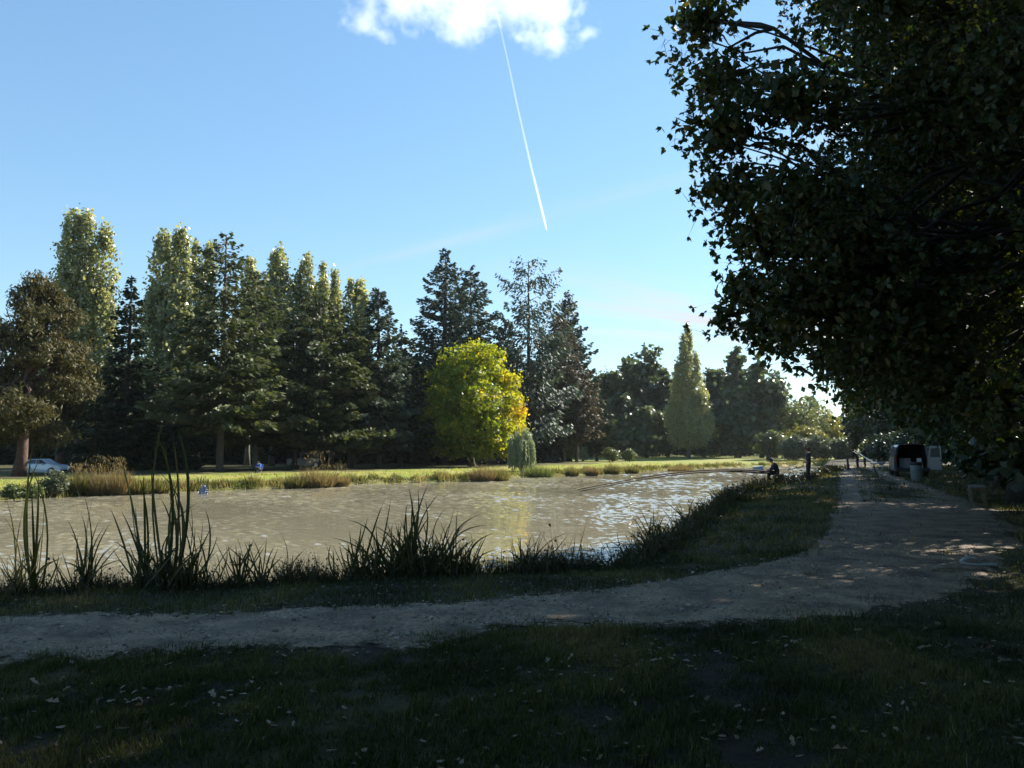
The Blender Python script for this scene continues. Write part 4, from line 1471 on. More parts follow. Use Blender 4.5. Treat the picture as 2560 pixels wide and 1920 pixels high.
reed_clump('tall heart of the great reed tussock', 1025, 1438, c6([(1030, 190), (1092, 200, .12), (1165, 165, -.12), (1010, 320), (1250, 222, -.2), (1140, 260), (1060, 250), (1100, 330), (1180, 380, -.1), (980, 430), (1020, 300), (1045, 340)]), 11.05, .024, spread=24, extra=46, exh=(.35, .8))
reed_clump('right part of the great reed tussock, blades arching right', 1120, 1434, c6([(1290, 325, -.4), (1355, 300), (1367, 330, -.05), (1525, 375, -.42), (1590, 450, -.4), (1620, 505, -.35), (1440, 420, -.2), (1500, 540, -.3), (1240, 420), (1400, 440, -.2)]), 11.1, .020, spread=22, extra=46, exh=(.25, .6))
reed_clump('thin pale reeds leaning left of the lake corner', 1318, 1428, c6([(1760, 555), (1800, 522), (1905, 570, -.1), (1960, 600, -.05), (2000, 650), (1860, 640), (1700, 620, .1), (1830, 600)]), 11.5, .015, spread=10, extra=12)
reed_clump('dense short reeds at the corner of the lake', 1425, 1424, c6([(2040, 590), (2110, 555), (2180, 520), (2215, 560), (2150, 600), (2080, 650), (2250, 600)]), 11.9, .015, spread=14, extra=26, exh=(.2, .45))
reed_clump('low reeds past the corner of the lake', 1560, 1404, c8([(-40, 700), (40, 850), (115, 855), (170, 880), (240, 870), (-10, 900), (300, 900)]), 12.6, .014, spread=16, extra=16, exh=(.12, .35))
reed_clump('upright reed fan standing clear against the bright water', 1637, 1380, c8([(192, 440, .04), (262, 370, .04), (440, 505), (465, 365), (620, 480, -.04), (552, 540), (300, 600), (350, 560), (520, 620), (480, 640), (560, 660)]), 14.0, .020, spread=10, extra=20, exh=(.3, .7))
reed_clump('leaning reed tuft beside the upright fan', 1690, 1362, c8([(660, 580, .1), (800, 560, .06), (870, 600), (930, 450, .08), (840, 450, .1), (740, 640), (900, 620)]), 15.0, .018, spread=12, extra=24, exh=(.2, .5))
for k, (x, y, Y, tp, lab) in enumerate([(1745, 1318, 18.5, 1285, 'dark sedge clump part way along the right shore'), (1790, 1290, 21.5, 1255, 'second dark sedge clump along the right shore'),
                                        (1840, 1262, 25.5, 1222, 'bushy sedge clump below the rod rest'), (1895, 1238, 32, 1212, 'low sedge clump in front of the seated angler')]):
    m = Y / 2000
    n = 26
    tips = [(x + rng.normal(0, 26), tp + rng.uniform(-4, 26)) for _ in range(n)]
    reed_clump(lab, x, y, tips, Y, .022 + k * .006, L_REED, spread=22, extra=24, exh=(.25, .55))

# ------------------------------------------------------------------ vehicles
PAINT_SILVER = simple('silver_paint', (.42, .50, .60), .28, .35, .6)
PAINT_VAN = simple('van_paint', (.07, .10, .13), .3, .1, .5)
PAINT_WHITE = simple('white_paint', (.75, .75, .72), .45, noise=.12, nscale=2)
PAINT_DARK = simple('dark_grey_paint', (.10, .105, .115), .35, .2, .6)
PAINT_GREY = simple('grey_paint', (.22, .23, .24), .35, .3, .5)
GLASS = simple('dark_glass', (.015, .018, .02), .06, 0, .7)
RUBBER = simple('rubber', (.02, .02, .02), .8)
STEEL = simple('bare_steel', (.5, .5, .5), .35, .9)
BLACKPL = simple('black_plastic', (.025, .025, .028), .55)
REDLENS = simple('red_lens', (.28, .015, .015), .2, 0, .6)
CLEARLENS = simple('pale_lens', (.7, .7, .65), .15, 0, .6)
TRIM = simple('dark_interior', (.02, .02, .022), .8)
WHITEPL = simple('white_plastic', (.7, .72, .72), .5)
BLUECL = simple('blue_cloth', (.04, .12, .42), .8, noise=.25, nscale=14)
GREYCL = simple('grey_cloth', (.30, .33, .36), .8, noise=.3, nscale=9)
REDPAINT = simple('red_paint', (.55, .04, .03), .5)
ORANGE = simple('orange_panel', (.75, .20, .08), .55)
WOOD = simple('weathered_wood', (.17, .145, .115), .85, noise=.45, nscale=14, bump=.4)


def wheel(parent, x, y, r, w):
    t = MB()
    t.lathe([(r * .62, -w / 2), (r * .92, -w / 2), (r, -w * .3), (r, w * .3), (r * .92, w / 2), (r * .62, w / 2), (r * .58, 0)], 22)
    t.v = [(a, c, b) for a, b, c in t.v]
    o = t.build('wheel', RUBBER, parent, smooth=True)
    o.location = (x, y, r)
    q = MB()
    q.lathe([(.02, -w * .3), (r * .6, -w * .36), (r * .62, 0), (r * .6, w * .36), (.02, w * .3)], 18)
    for k in range(5):
        a = k * 6.283 / 5
        q.box((math.cos(a) * r * .33, math.sin(a) * r * .33, 0), (r * .5, r * .16, w * .9), rz=a)
    q.v = [(a, c, b) for a, b, c in q.v]
    q.build('rim', STEEL, o)


def car(base, rz, label, paint, prof, glass, L, W, wb, wr, cat='car', name='parked_car'):
    """prof: side outline (x,z); glass: side window outlines; cabin narrows upwards"""
    root = thing(name, base, label, cat, 'vehicles across the lake', rz)
    b = MB()
    n = len(prof)
    hmax = max(z for _, z in prof)

    def wid(z):
        return W / 2 * (1 - .17 * max(0, (z - hmax * .55) / (hmax * .45)) - .05 * max(0, (.35 - z) / .35))
    rows = []
    for f in (-1, -.93, 0, .93, 1):
        ins = .05 if abs(f) == 1 else 0
        row = []
        for x, z in prof:
            s = 1 - ins
            row.append((x * (1 - ins * .6), f * wid(z), .12 + (z - .12) * (1 - ins * .4)))
        rows.append(row)
    vs = [p for r_ in rows for p in r_]
    fs = []
    for i in range(4):
        for k in range(n):
            fs.append((i * n + k, i * n + (k + 1) % n, (i + 1) * n + (k + 1) % n, (i + 1) * n + k))
    fs.append(tuple(range(n)))
    fs.append(tuple(range(4 * n, 5 * n))[::-1])
    b.add(vs, fs)
    b.build('body', paint, root, bevel=.015)
    for side in (-1, 1):
        for g in glass:
            q = MB()
            pts = [(x, side * (wid(z) + .012), z) for x, z in g]
            pts2 = [(x, side * (wid(z) - .03), z) for x, z in g]
            k = len(g)
            q.add(pts + pts2, [tuple(range(k)), tuple(range(k, 2 * k))[::-1]] + [(i, (i + 1) % k, (i + 1) % k + k, i + k) for i in range(k)])
            q.build('window', GLASS, root)
        for x in (-wb / 2, wb / 2):
            a = MB()
            a.lathe([(wr * 1.16, -.02), (wr * 1.16, .02), (.02, .02)], 20)
            a.v = [(p, r2, q2) for p, q2, r2 in a.v]
            o = a.build('wheel_arch', BLACKPL, root)
            o.location = (x, side * (W / 2 - .005), wr)
            wheel(root, x, side * (W / 2 - .08), wr, .2)
        for x, m_ in ((L / 2 - .03, CLEARLENS), (-L / 2 + .03, REDLENS)):
            q = MB().box((x * .985, side * W * .36, .62), (.06, .32, .14))
            q.build('headlight' if x > 0 else 'tail_light', m_, root, bevel=.02)
        MB().box((.55 if x else .5, side * (W / 2 + .07), .95), (.1, .16, .11)).build('mirror', paint, root, bevel=.02)
    MB().box((L / 2 - .02, 0, .36), (.1, W * .9, .16)).build('bumper', BLACKPL, root, bevel=.02)
    MB().box((-L / 2 + .02, 0, .36), (.1, W * .9, .16)).build('bumper', BLACKPL, root, bevel=.02)
    return root


SEDAN = [(-2.1, .3), (-2.15, .75), (-2.05, .92), (-1.35, .98), (-.75, 1.38), (.35, 1.42), (1.05, .98), (1.95, .82), (2.12, .6), (2.12, .3), (1.7, .2), (-1.7, .2)]
SEDAN_G = [[(-1.15, 1.0), (-.68, 1.32), (-.12, 1.34), (-.12, .98)], [(-.06, .98), (-.06, 1.34), (.32, 1.33), (.86, .98)]]
SUV = [(-2.1, .4), (-2.15, 1.0), (-2.0, 1.1), (-.45, 1.14), (-.35, 1.7), (.6, 1.74), (1.05, 1.16), (2.0, 1.08), (2.15, .8), (2.15, .4), (1.7, .32), (-1.7, .32)]
SUV_G = [[(-.28, 1.16), (-.25, 1.62), (.12, 1.64), (.12, 1.16)], [(.18, 1.16), (.18, 1.64), (.55, 1.64), (.92, 1.16)]]
cb_ = far_spot(50, 0, 1188)
car((*cb_[:2] + [.6, 2.2], H(cb_[0] + .6, cb_[1] + 2.2)), R(2), 'silver blue saloon car parked behind the leaning pine trunk', PAINT_SILVER, SEDAN, SEDAN_G, 4.25, 1.75, 2.6, .32)
p_ = far_spot(765, 98)
car(p_, R(4), 'dark grey off road pickup parked in the shade under the firs', PAINT_GREY, SUV, SUV_G, 4.3, 1.8, 2.7, .38, name='parked_pickup', cat='pickup')
p_ = far_spot(1228, 124)
car(p_, R(-8), 'dark car half hidden behind the yellowing maple', PAINT_DARK, SEDAN, SEDAN_G, 4.25, 1.75, 2.6, .32)

# camper, mostly hidden by a spruce
p_ = far_spot(440, 112)
root = thing('camper_van', p_, 'pale grey camper van peeping out from behind a dark spruce', 'camper', 'vehicles across the lake', R(6))
MB().prism([(-2.9, .45), (-2.95, 2.3), (-2.75, 2.75), (2.2, 2.8), (2.7, 2.1), (2.95, 1.2), (3.0, .45)], -1.05, 1.05).build('body', PAINT_WHITE, root, bevel=.06)
for x, z, w, h in ((-1.6, 1.9, 1.2, .55), (.4, 1.9, .9, .5)):
    MB().box((x, -1.055, z), (w, .04, h)).build('window', GLASS, root, bevel=.01)
for x in (-1.7, 1.8):
    for sd in (-1, 1):
        wheel(root, x, sd * .93, .35, .22)
MB().box((-2.98, 0, .55), (.1, 2.0, .2)).build('bumper', BLACKPL, root, bevel=.02)
for sd in (-1, 1):
    MB().box((-2.97, sd * .9, 1.0), (.05, .12, .4)).build('tail_light', REDLENS, root)

# the van with its rear doors open, seen from behind
VX, VY = 22.5, 45.2
vroot = thing('delivery_van', (VX, VY, H(VX, VY)), 'dark blue grey van with its rear doors open under the oaks', 'van', None, R(-20))
VW, VH, VL = 1.76, 1.84, 4.1      # local +y is forward


def van_section(y, s=1.0, h=VH, w=VW):
    return [(-w / 2 * .97, y, .34), (-w / 2, y, .75), (-w / 2 * .985, y, 1.05), (-w / 2 * .86, y, h - .16), (-w / 2 * .74, y, h - .03), (0, y, h),
            (w / 2 * .74, y, h - .03), (w / 2 * .86, y, h - .16), (w / 2 * .985, y, 1.05), (w / 2, y, .75), (w / 2 * .97, y, .34)]


b = MB()
secs = [van_section(0), van_section(.5), van_section(2.4), [(x, 3.0, z if z < 1.1 else 1.1 + (z - 1.1) * .55) for x, _, z in van_section(3.0)], [(x * .95, 4.0, min(z, .95)) for x, _, z in van_section(4.0)], [(x * .85, 4.12, min(z, .7)) for x, _, z in van_section(4.1)]]
vs = [p for s in secs for p in s]
n = 11
fs = []
for i in range(len(secs) - 1):
    for k in range(n - 1):
        fs.append((i * n + k, i * n + k + 1, (i + 1) * n + k + 1, (i + 1) * n + k))
    fs.append((i * n + n - 1, i * n, (i + 1) * n, (i + 1) * n + n - 1))
fs.append(tuple(range((len(secs) - 1) * n, len(secs) * n)))
# rear frame round the door opening, and the load space
q = van_section(0)
inn = [(x * .88, .02, .46 + (z - .34) * .93) for x, _, z in q]
o0 = len(vs)
vs += inn
fs += [(k, k + 1, o0 + k + 1, o0 + k) for k in range(n - 1)] + [(n - 1, 0, o0, o0 + n - 1)]
b.add(vs, fs)
b.build('body', PAINT_VAN, vroot)
b = MB()
inn2 = [(x * .98, 2.2, z) for x, _, z in inn]
b.add(inn + inn2, [(k, k + 1, n + k + 1, n + k) for k in range(n - 1)] + [(n - 1, 0, n, 2 * n - 1), tuple(range(n, 2 * n))])
b.build('load_space', TRIM, vroot)
# doors: the left one swung flat along the side, the right one sticking out
for sd, ang, hx in ((-1, R(264), -VW / 2 * 1.02), (1, R(38), VW / 2 * .93)):
    dw = VW * .44
    d = MB()
    outl = [(0, .42), (0, 1.05), (-.10, VH - .12), (-dw * .9, VH - .08), (-dw, VH - .14), (-dw, .42)]
    d.add([(x, -.03, z) for x, z in outl] + [(x, .03, z) for x, z in outl], [tuple(range(6)), tuple(range(6, 12))[::-1]] + [(i, (i + 1) % 6, (i + 1) % 6 + 6, i + 6) for i in range(6)])
    dr = d.build('rear_door', PAINT_VAN, vroot, bevel=.012)
    g = MB()
    gl = [(-.13, 1.12), (-.18, VH - .24), (-dw * .86, VH - .2), (-dw * .9, 1.12)]
    g.add([(x, -.04, z) for x, z in gl] + [(x, .04, z) for x, z in gl], [(0, 1, 2, 3), (7, 6, 5, 4)] + [(i, (i + 1) % 4, (i + 1) % 4 + 4, i + 4) for i in range(4)])
    g.build('window', simple('milky_glass', (.025, .03, .035), .5, 0, .3), dr)
    MB().box((-dw * .92, -.05, .95), (.12, .04, .05)).build('door_handle', BLACKPL, dr)
    dr.location = (hx, -.03, 0)
    dr.scale = (-1, 1, 1)
    dr.rotation_euler = (0, 0, -ang)
for sd in (-1, 1):
    MB().box((sd * VW * .47, -.02, 1.06), (.08, .06, .46)).build('tail_light', REDLENS, vroot, bevel=.02)
    for y in (.72, 3.3):
        t = MB()
        r, w = .31, .2
        t.lathe([(r * .6, -w / 2), (r * .92, -w / 2), (r, -w * .3), (r, w * .3), (r * .92, w / 2), (r * .6, w / 2), (r * .55, 0)], 22)
        t.v = [(c, a, b_) for a, b_, c in t.v]
        o = t.build('wheel', RUBBER, vroot, smooth=True)
        o.location = (sd * (VW / 2 - .12), y, r)
        t = MB()
        t.lathe([(.02, -w * .3), (r * .58, -w * .36), (r * .6, 0), (r * .58, w * .36), (.02, w * .3)], 16)
        t.v = [(c, a, b_) for a, b_, c in t.v]
        t.build('rim', STEEL, o)
MB().box((0, -.07, .42), (VW * .98, .14, .2)).build('bumper', BLACKPL, vroot, bevel=.03)
MB().box((0, .06, VH + .02), (.5, .05, .04)).build('brake_light', REDLENS, vroot)
# things in the load space, each its own
vm = Matrix.Translation(vroot.location) @ Matrix.Rotation(R(-20), 4, 'Z')
for (x, y, z, d, mat, nm, lab) in [(.38, .5, .62, (.4, .4, .3), WHITEPL, 'bait_box', 'white bait box just inside the open van'), (.42, .55, .92, (.22, .3, .2), WHITEPL, 'small_tub', 'small white tub on the bait box in the van'),
                                   (-.3, .9, .75, (.6, .7, .55), GREYCL, 'tackle_bag', 'dark tackle bag deep in the open van')]:
    w = vm @ Vector((x, y, z))
    r_ = thing(nm, w, lab, 'box' if 'bag' not in nm else 'bag', None, R(-20))
    MB().box((0, 0, 0), d).build('body', mat, r_, bevel=.02)
    MB().box((0, 0, d[2] / 2 + .015), (d[0] * 1.04, d[1] * 1.04, .03)).build('lid', mat, r_, bevel=.008)

# ------------------------------------------------------------------ furniture and fishing gear
bx_ = gp(2292 / 2.5, 1204 / 2.5, 0)
r_ = thing('litter_bin', (bx_[0], bx_[1], H(bx_[0], bx_[1])), 'round grey green litter bin with a dark rim beside the van', 'bin')
MB().lathe([(.02, .02), (.235, .02), (.245, .06), (.262, .5), (.268, .86), (.25, .86), (.245, .5), (.22, .1), (.02, .08)], 28).build('drum', simple('bin_paint', (.13, .165, .165), .6, noise=.25, nscale=5), r_, smooth=True)
MB().lathe([(.25, .80), (.285, .80), (.29, .93), (.27, .94), (.25, .92)], 28).build('rim', BLACKPL, r_, smooth=True)
for z in (.28, .55):
    MB().lathe([(.255 + z * .015, z - .012), (.27 + z * .015, z), (.255 + z * .015, z + .012)], 28).build('rib', simple('bin_paint', (.3, .36, .36)), r_, smooth=True)

bb = gp(2446 / 2.5, 1258 / 2.5, 0)
r_ = thing('wooden_bench', (bb[0], bb[1], H(bb[0], bb[1])), 'plain wooden bench in deep shade at the right edge', 'bench', None, R(-28))
for k in range(3):
    MB().box((-.15 + k * .15, .75, .46), (.14, 1.7, .05)).build('seat_plank', WOOD, r_, bevel=.008)
for y in (.1, 1.4):
    for x in (-.17, .17):
        MB().box((x, y, .21), (.07, .07, .44)).build('leg', WOOD, r_, bevel=.006)
    MB().box((0, y, .405), (.4, .06, .06)).build('cross_bar', WOOD, r_)

# pole roller: tripod with a roller on top
rr_ = gp(2186 / 2.5, 1201 / 2.5, 0)
RX, RY = rr_[0], rr_[1]
r_ = thing('pole_roller', (RX, RY, H(RX, RY)), 'dark tripod pole roller standing left of the van', 'tripod')
for a in (.4, 2.4, 4.6):
    MB().tube([(0, 0, .74), (math.cos(a) * .36, math.sin(a) * .36, 0)], .018, 6).build('leg', BLACKPL, r_)
MB().tube([(0, 0, .70), (0, 0, .84)], .03, 8).build('post', BLACKPL, r_)
for x in (-.16, .16):
    MB().tube([(x * .3, 0, .84), (x, 0, .86), (x * 1.15, 0, 1.02)], .014, 6).build('arm', BLACKPL, r_)
MB().tube([(-.16, 0, .875), (.16, 0, .875)], .028, 8).build('roller', STEEL, r_)
pe = at(2136 / 2.5, 1124 / 2.5, 57)
mp_ = np.array([RX, RY, H(RX, RY) + .93])
dirp = pe - mp_
pl = MB()
pl.tube([mp_ - dirp * .03, mp_ + dirp * .5 + [0, 0, -.05], pe], [.028, .022, .014], 8)
pl.build('fishing_pole', simple('pale_pole', (.72, .70, .66), .3, .2)).name = 'fishing_pole'
prop(bpy.data.objects['fishing_pole'], 'long pale fishing pole laid over the roller towards the far anglers', 'fishing pole')
g_ = at(2215 / 2.5, 1160 / 2.5, 60)
r_ = thing('folded_net', (g_[0], g_[1], H(g_[0], g_[1])), 'dark landing net and white tray on the shore beyond the roller', 'net')
MB().tube([(-.5, 0, .05), (-.2, 0, .55), (.5, .1, .9)], [.015, .02, .012], 6).build('handle', BLACKPL, r_)
MB().lathe([(.02, .35), (.28, .5), (.3, .62), (.27, .62), (.02, .4)], 14, (-.35, 0, 0)).build('mesh_bag', GREYCL, r_)
MB().box((.2, 0, .3), (1.2, .4, .06)).build('tray', WHITEPL, r_, bevel=.01)
for x in (-.3, .7):
    MB().box((x, 0, .14), (.04, .34, .3)).build('leg', STEEL, r_)
for i, (xp, yb, hh_, Y, lab) in enumerate([(2121, 1172, .85, 62, 'short dark mooring post beside the far anglers'), (1920, 1150, 3.3, 148, 'dark leaning post below the far bushes')]):
    p = at(xp / 2.5, yb / 2.5, Y)
    z = H(p[0], p[1])
    r_ = thing('wooden_post', (p[0], p[1], z), lab, 'post')
    MB().tube([(0, 0, -.2), (-.02 * hh_, 0, hh_ * .5), (-.07 * hh_, 0, hh_)], [.09, .085, .075] if i == 0 else [.3, .28, .25], 9).build('shaft', BARK_DARK, r_)
    MB().tube([(-.07 * hh_, 0, hh_), (-.075 * hh_, 0, hh_ + .05)], [.076 if i == 0 else .25, .05], 9).build('weathered_top', WOOD, r_)
p = at(2085 / 2.5, 1172 / 2.5, 61)
r_ = thing('brush_pile', (p[0], p[1], max(H(p[0], p[1]), -.5)), 'low pile of dark cut branches at the shore left of the far anglers', 'branches')
for k in range(22):
    a = np.array([rng.uniform(-1.6, 1.6), rng.normal(0, .3), rng.uniform(0, .25)])
    c = a + np.array([rng.normal(0, .7), rng.normal(0, .3), rng.uniform(.05, .35)])
    MB().tube(curve(a, c, 4, .05, .06), [.035, .028, .02, .01], 5).build('branch', BARK_DARK, r_)


# ------------------------------------------------------------------ people
SKIN = simple('skin', (.45, .27, .19), .55)
JACKET = simple('dark_jacket', (.025, .027, .033), .8, noise=.3, nscale=12)
TROUSER = simple('dark_trousers', (.022, .022, .025), .85, noise=.3, nscale=12)
SHOE = simple('shoe', (.03, .025, .02), .6)
CAPRED = simple('maroon_cap', (.16, .03, .03), .8)
CAPBLK = simple('black_cap', (.02, .02, .02), .8)
HAIR = simple('brown_hair', (.05, .03, .02), .8)
BLUEJK = simple('blue_jacket', (.05, .14, .50), .75)

STAND = dict(pelvis=(0, 0, .96), waist=(0, .01, 1.1), chest=(0, -.01, 1.32), neck=(0, 0, 1.5), chin=(0, .02, 1.56), head=(0, .03, 1.64), crown=(0, .01, 1.74),
             sl=(-.18, 0, 1.43), el=(-.25, -.03, 1.15), wl=(-.24, .06, .92), sr=(.18, 0, 1.43), er=(.25, -.03, 1.15), wr=(.24, .06, .92),
             hl=(-.095, 0, .9), kl=(-.11, .03, .5), al=(-.11, -.02, .09), tl=(-.13, .15, .04), hr=(.095, 0, .9), kr=(.11, .03, .5), ar=(.11, -.02, .09), tr=(.13, .15, .04))
RAD = dict(pelvis=(.19, .15), waist=(.19, .15), chest=(.205, .155), neck=(.062, .062), chin=(.07, .08), head=(.085, .105), crown=(.06, .075),
           sl=(.10, .10), el=(.078, .078), wl=(.042, .042), sr=(.10, .10), er=(.078, .078), wr=(.042, .042),
           hl=(.115, .115), kl=(.088, .088), al=(.068, .07), tl=(.045, .035), hr=(.115, .115), kr=(.088, .088), ar=(.068, .07), tr=(.045, .035))
BONES = [('pelvis', 'waist'), ('waist', 'chest'), ('chest', 'neck'), ('neck', 'chin'), ('chin', 'head'), ('head', 'crown'), ('chest', 'sl'), ('sl', 'el'), ('el', 'wl'), ('chest', 'sr'), ('sr', 'er'), ('er', 'wr'),
         ('pelvis', 'hl'), ('hl', 'kl'), ('kl', 'al'), ('al', 'tl'), ('pelvis', 'hr'), ('hr', 'kr'), ('kr', 'ar'), ('ar', 'tr')]
REGION = dict(pelvis=1, waist=0, chest=0, neck=2, chin=2, head=2, crown=2, sl=0, el=0, wl=2, sr=0, er=0, wr=2, hl=1, kl=1, al=1, tl=3, hr=1, kr=1, ar=1, tr=3)


def person(base, rz, label, pose, jacket, trouser, cap, scale=1.0, hair=HAIR):
    J = dict(STAND)
    J.update(pose)
    names = [k for k in J if k != 'face']
    V = [Vector(J[k]) for k in names]
    E = [(names.index(a), names.index(b_)) for a, b_ in BONES]
    rad = [RAD[k] for k in names]
    reg = [REGION[k] for k in names]
    for sd in ('l', 'r'):      # five fingers on each hand
        w = Vector(J['w' + sd])
        d = (w - Vector(J['e' + sd])).normalized()
        side = d.cross(Vector((0, 1, .2))).normalized()
        curl = d.cross(side).normalized()
        palm = w + d * .06
        V.append(palm); rad.append((.042, .022)); reg.append(2)
        pi = len(V) - 1
        E.append((names.index('w' + sd), pi))
        for k, (o, ln) in enumerate(((-.03, .06), (-.01, .07), (.01, .068), (.03, .052))):
            a = palm + d * .045 + side * o
            c = a + d * ln * .6 + curl * ln * .5
            V += [a, c]; rad += [(.0095, .0095), (.008, .008)]; reg += [2, 2]
            E += [(pi, len(V) - 2), (len(V) - 2, len(V) - 1)]
        t = w + d * .035 + side * -.045 + curl * .02
        V.append(t); rad.append((.011, .011)); reg.append(2)
        E.append((pi, len(V) - 1))
    me = bpy.data.meshes.new('body')
    me.from_pydata(V, E, [])
    o = bpy.data.objects.new('body', me)
    sc.collection.objects.link(o)
    sk = o.modifiers.new('skin', 'SKIN')
    for i, r in enumerate(rad):
        me.skin_vertices[0].data[i].radius = r
    me.skin_vertices[0].data[names.index('pelvis')].use_root = True
    ss = o.modifiers.new('sub', 'SUBSURF')
    ss.levels = 1
    ss.render_levels = 1
    bpy.context.view_layer.update()
    ev = o.evaluated_get(bpy.context.evaluated_depsgraph_get())
    nm = bpy.data.meshes.new_from_object(ev)
    bpy.data.objects.remove(o)
    nm.name = 'body'
    root = thing('person', base, label, 'person', None, rz)
    root.scale = (scale,) * 3
    for m_ in (jacket, trouser, SKIN, SHOE):
        nm.materials.append(m_)
    VV = np.array([v[:] for v in V])
    for p in nm.polygons:
        p.use_smooth = True
        i = int(np.argmin(np.linalg.norm(VV - np.array(p.center[:]), axis=1)))
        p.material_index = reg[i]
    body = bpy.data.objects.new('body', nm)
    link(body, root)
    hd, cr, ch = Vector(J['head']), Vector(J['crown']), Vector(J['chin'])
    up = (cr - ch).normalized()
    fwd = Vector(pose.get('face', (0, 1, 0)))
    fwd = (fwd - up * fwd.dot(up)).normalized()
    rt = fwd.cross(up)
    q = Matrix((rt, fwd, up)).transposed().to_4x4()
    q.translation = hd

    def bit(name, mb, mat):
        ob = mb.build(name, mat, root, smooth=True)
        ob.matrix_local = q
        return ob
    bit('nose', MB().lathe([(.004, .03), (.012, .0), (.016, -.028), (.003, -.034)], 8, (0, .108, -.005)), SKIN)
    for s in (-1, 1):
        bit('ear', MB().lathe([(.004, .03), (.014, .015), (.016, -.01), (.006, -.03)], 8, (s * .088, 0, -.01)), SKIN)
        bit('eye', MB().lathe([(.003, .012), (.011, .004), (.011, -.004), (.003, -.012)], 8, (s * .032, .092, .012)), WHITEPL)
    bit('mouth', MB().box((0, .098, -.055), (.045, .012, .008)), simple('lips', (.3, .1, .08)))
    bit('hair', MB().lathe([(.06, -.07), (.098, -.03), (.105, .03), (.085, .085), (.04, .112), (.004, .118)], 14, (0, -.022, 0)), hair)
    if cap:
        c = MB().lathe([(.108, .03), (.112, .06), (.095, .11), (.05, .135), (.004, .14)], 16, (0, -.005, 0))
        co = bit('cap', c, cap)
        pk = MB().box((0, .135, .045), (.13, .1, .012))
        bit('cap_peak', pk, cap)
    return root


# standing angler, facing the lake
p = gp(2022 / 2.5, 1199 / 2.5, -.02)
person((p[0], p[1], H(p[0], p[1])), R(82), 'standing angler in dark clothes and a reddish cap watching the water', dict(
    el=(-.26, .0, 1.16), wl=(-.16, .17, 1.02), er=(.26, .0, 1.16), wr=(.16, .17, 1.02), kl=(-.09, .02, .5), al=(-.08, -.02, .09), tl=(-.1, .15, .04), kr=(.09, .03, .5), ar=(.08, 0, .09), tr=(.1, .17, .04)), JACKET, TROUSER, CAPRED)
# seated angler leaning over his tray
SX, SY = at(1946 / 2.5, 480, 40)[:2]
SZ = H(SX, SY)
SIT = dict(pelvis=(0, 0, .58), waist=(0, .06, .72), chest=(0, .14, .92), neck=(0, .24, 1.07), chin=(0, .29, 1.1), head=(0, .33, 1.17), crown=(0, .35, 1.28), face=(0, 1, -.45),
           sl=(-.18, .17, 1.0), el=(-.24, .28, .76), wl=(-.12, .50, .70), sr=(.18, .17, 1.0), er=(.24, .28, .76), wr=(.12, .52, .72),
           hl=(-.1, .04, .55), kl=(-.15, .46, .52), al=(-.15, .48, .09), tl=(-.16, .64, .04), hr=(.1, .04, .55), kr=(.15, .46, .52), ar=(.15, .44, .09), tr=(.16, .6, .04))
person((SX, SY, SZ), R(80), 'angler in a dark jacket and cap sitting hunched over a tray', SIT, JACKET, TROUSER, CAPBLK)


def local(root_loc, rz, pts):
    m_ = Matrix.Rotation(rz, 3, 'Z')
    return [Vector(root_loc) + m_ @ Vector(q_) for q_ in pts]


r_ = thing('seat_box', (SX, SY, SZ), 'black fishing seat box on steel legs under the seated angler', 'seat box', None, R(80))
MB().box((0, -.02, .31), (.48, .42, .26)).build('box', BLACKPL, r_, bevel=.02)
MB().box((0, -.02, .475), (.5, .44, .06)).build('cushion', JACKET, r_, bevel=.02)
for x, y in ((-.27, -.26), (.27, -.26), (-.27, .22), (.27, .22)):
    MB().tube([(x * .9, y * .9, .5), (x * 1.15, y * 1.25, -.02)], .018, 6).build('leg', STEEL, r_)
MB().box((0, .85, .02), (.7, .8, .05)).build('footplate', BLACKPL, r_)
tl_ = local((SX, SY, SZ), R(80), [(-.1, .95, 0)])[0]
r_ = thing('side_tray', (tl_.x, tl_.y, SZ), 'grey hooded bait tray on thin legs in front of the seated angler', 'bait tray', None, R(80))
MB().box((0, 0, .55), (.55, .5, .04)).build('tray', BLACKPL, r_, bevel=.008)
hd = MB()
for k in range(9):
    a = math.pi * k / 8
    hd.v += [(-.27 * math.cos(a), -.24 + .05 * math.sin(a), .57 + .36 * math.sin(a)), (-.27 * math.cos(a), .26, .57 + .30 * math.sin(a))]
hd.f = [(2 * k, 2 * k + 1, 2 * k + 3, 2 * k + 2) for k in range(8)]
n0 = len(hd.v)
hd.v += [(x * .97, y, .57 + (z - .57) * .96) for x, y, z in hd.v]
hd.f += [tuple(i + n0 for i in f[::-1]) for f in hd.f[:8]]
hd.build('hood', GREYCL, r_)
for x, y in ((-.25, -.22), (.25, -.22), (-.25, .22), (.25, .22)):
    MB().tube([(x, y, .55), (x * 1.05, y * 1.1, -.3)], .012, 6).build('leg', WHITEPL, r_)
tip0 = at(1445 / 2.5, 1224 / 2.5, 33.0)
tip1 = at(1452 / 2.5, 1228 / 2.5, 32.6)
hand = local((SX, SY, SZ), R(80), [(-.05, .1, .62), (.12, .1, .52)])
for h0, tp, lab, nmm in ((hand[0], tip0, 'upper of two long fishing poles reaching out over the lake', 'fishing_pole'), (hand[1], tip1, 'lower of two long fishing poles reaching out over the lake', 'fishing_pole')):
    h0 = np.array(h0)
    pts = []
    for k in range(14):
        f = k / 13
        q_ = h0 + (tp - h0) * f
        q_[2] += .42 * math.sin(math.pi * f) * (1 - .25 * f)
        pts.append(q_)
    prop(MB().tube(pts, list(np.linspace(.040, .014, 14)), 8).build(nmm, simple('carbon_pole', (.03, .018, .018), .75, 0, .1), None, smooth=True), lab, 'fishing pole', 'fishing poles')
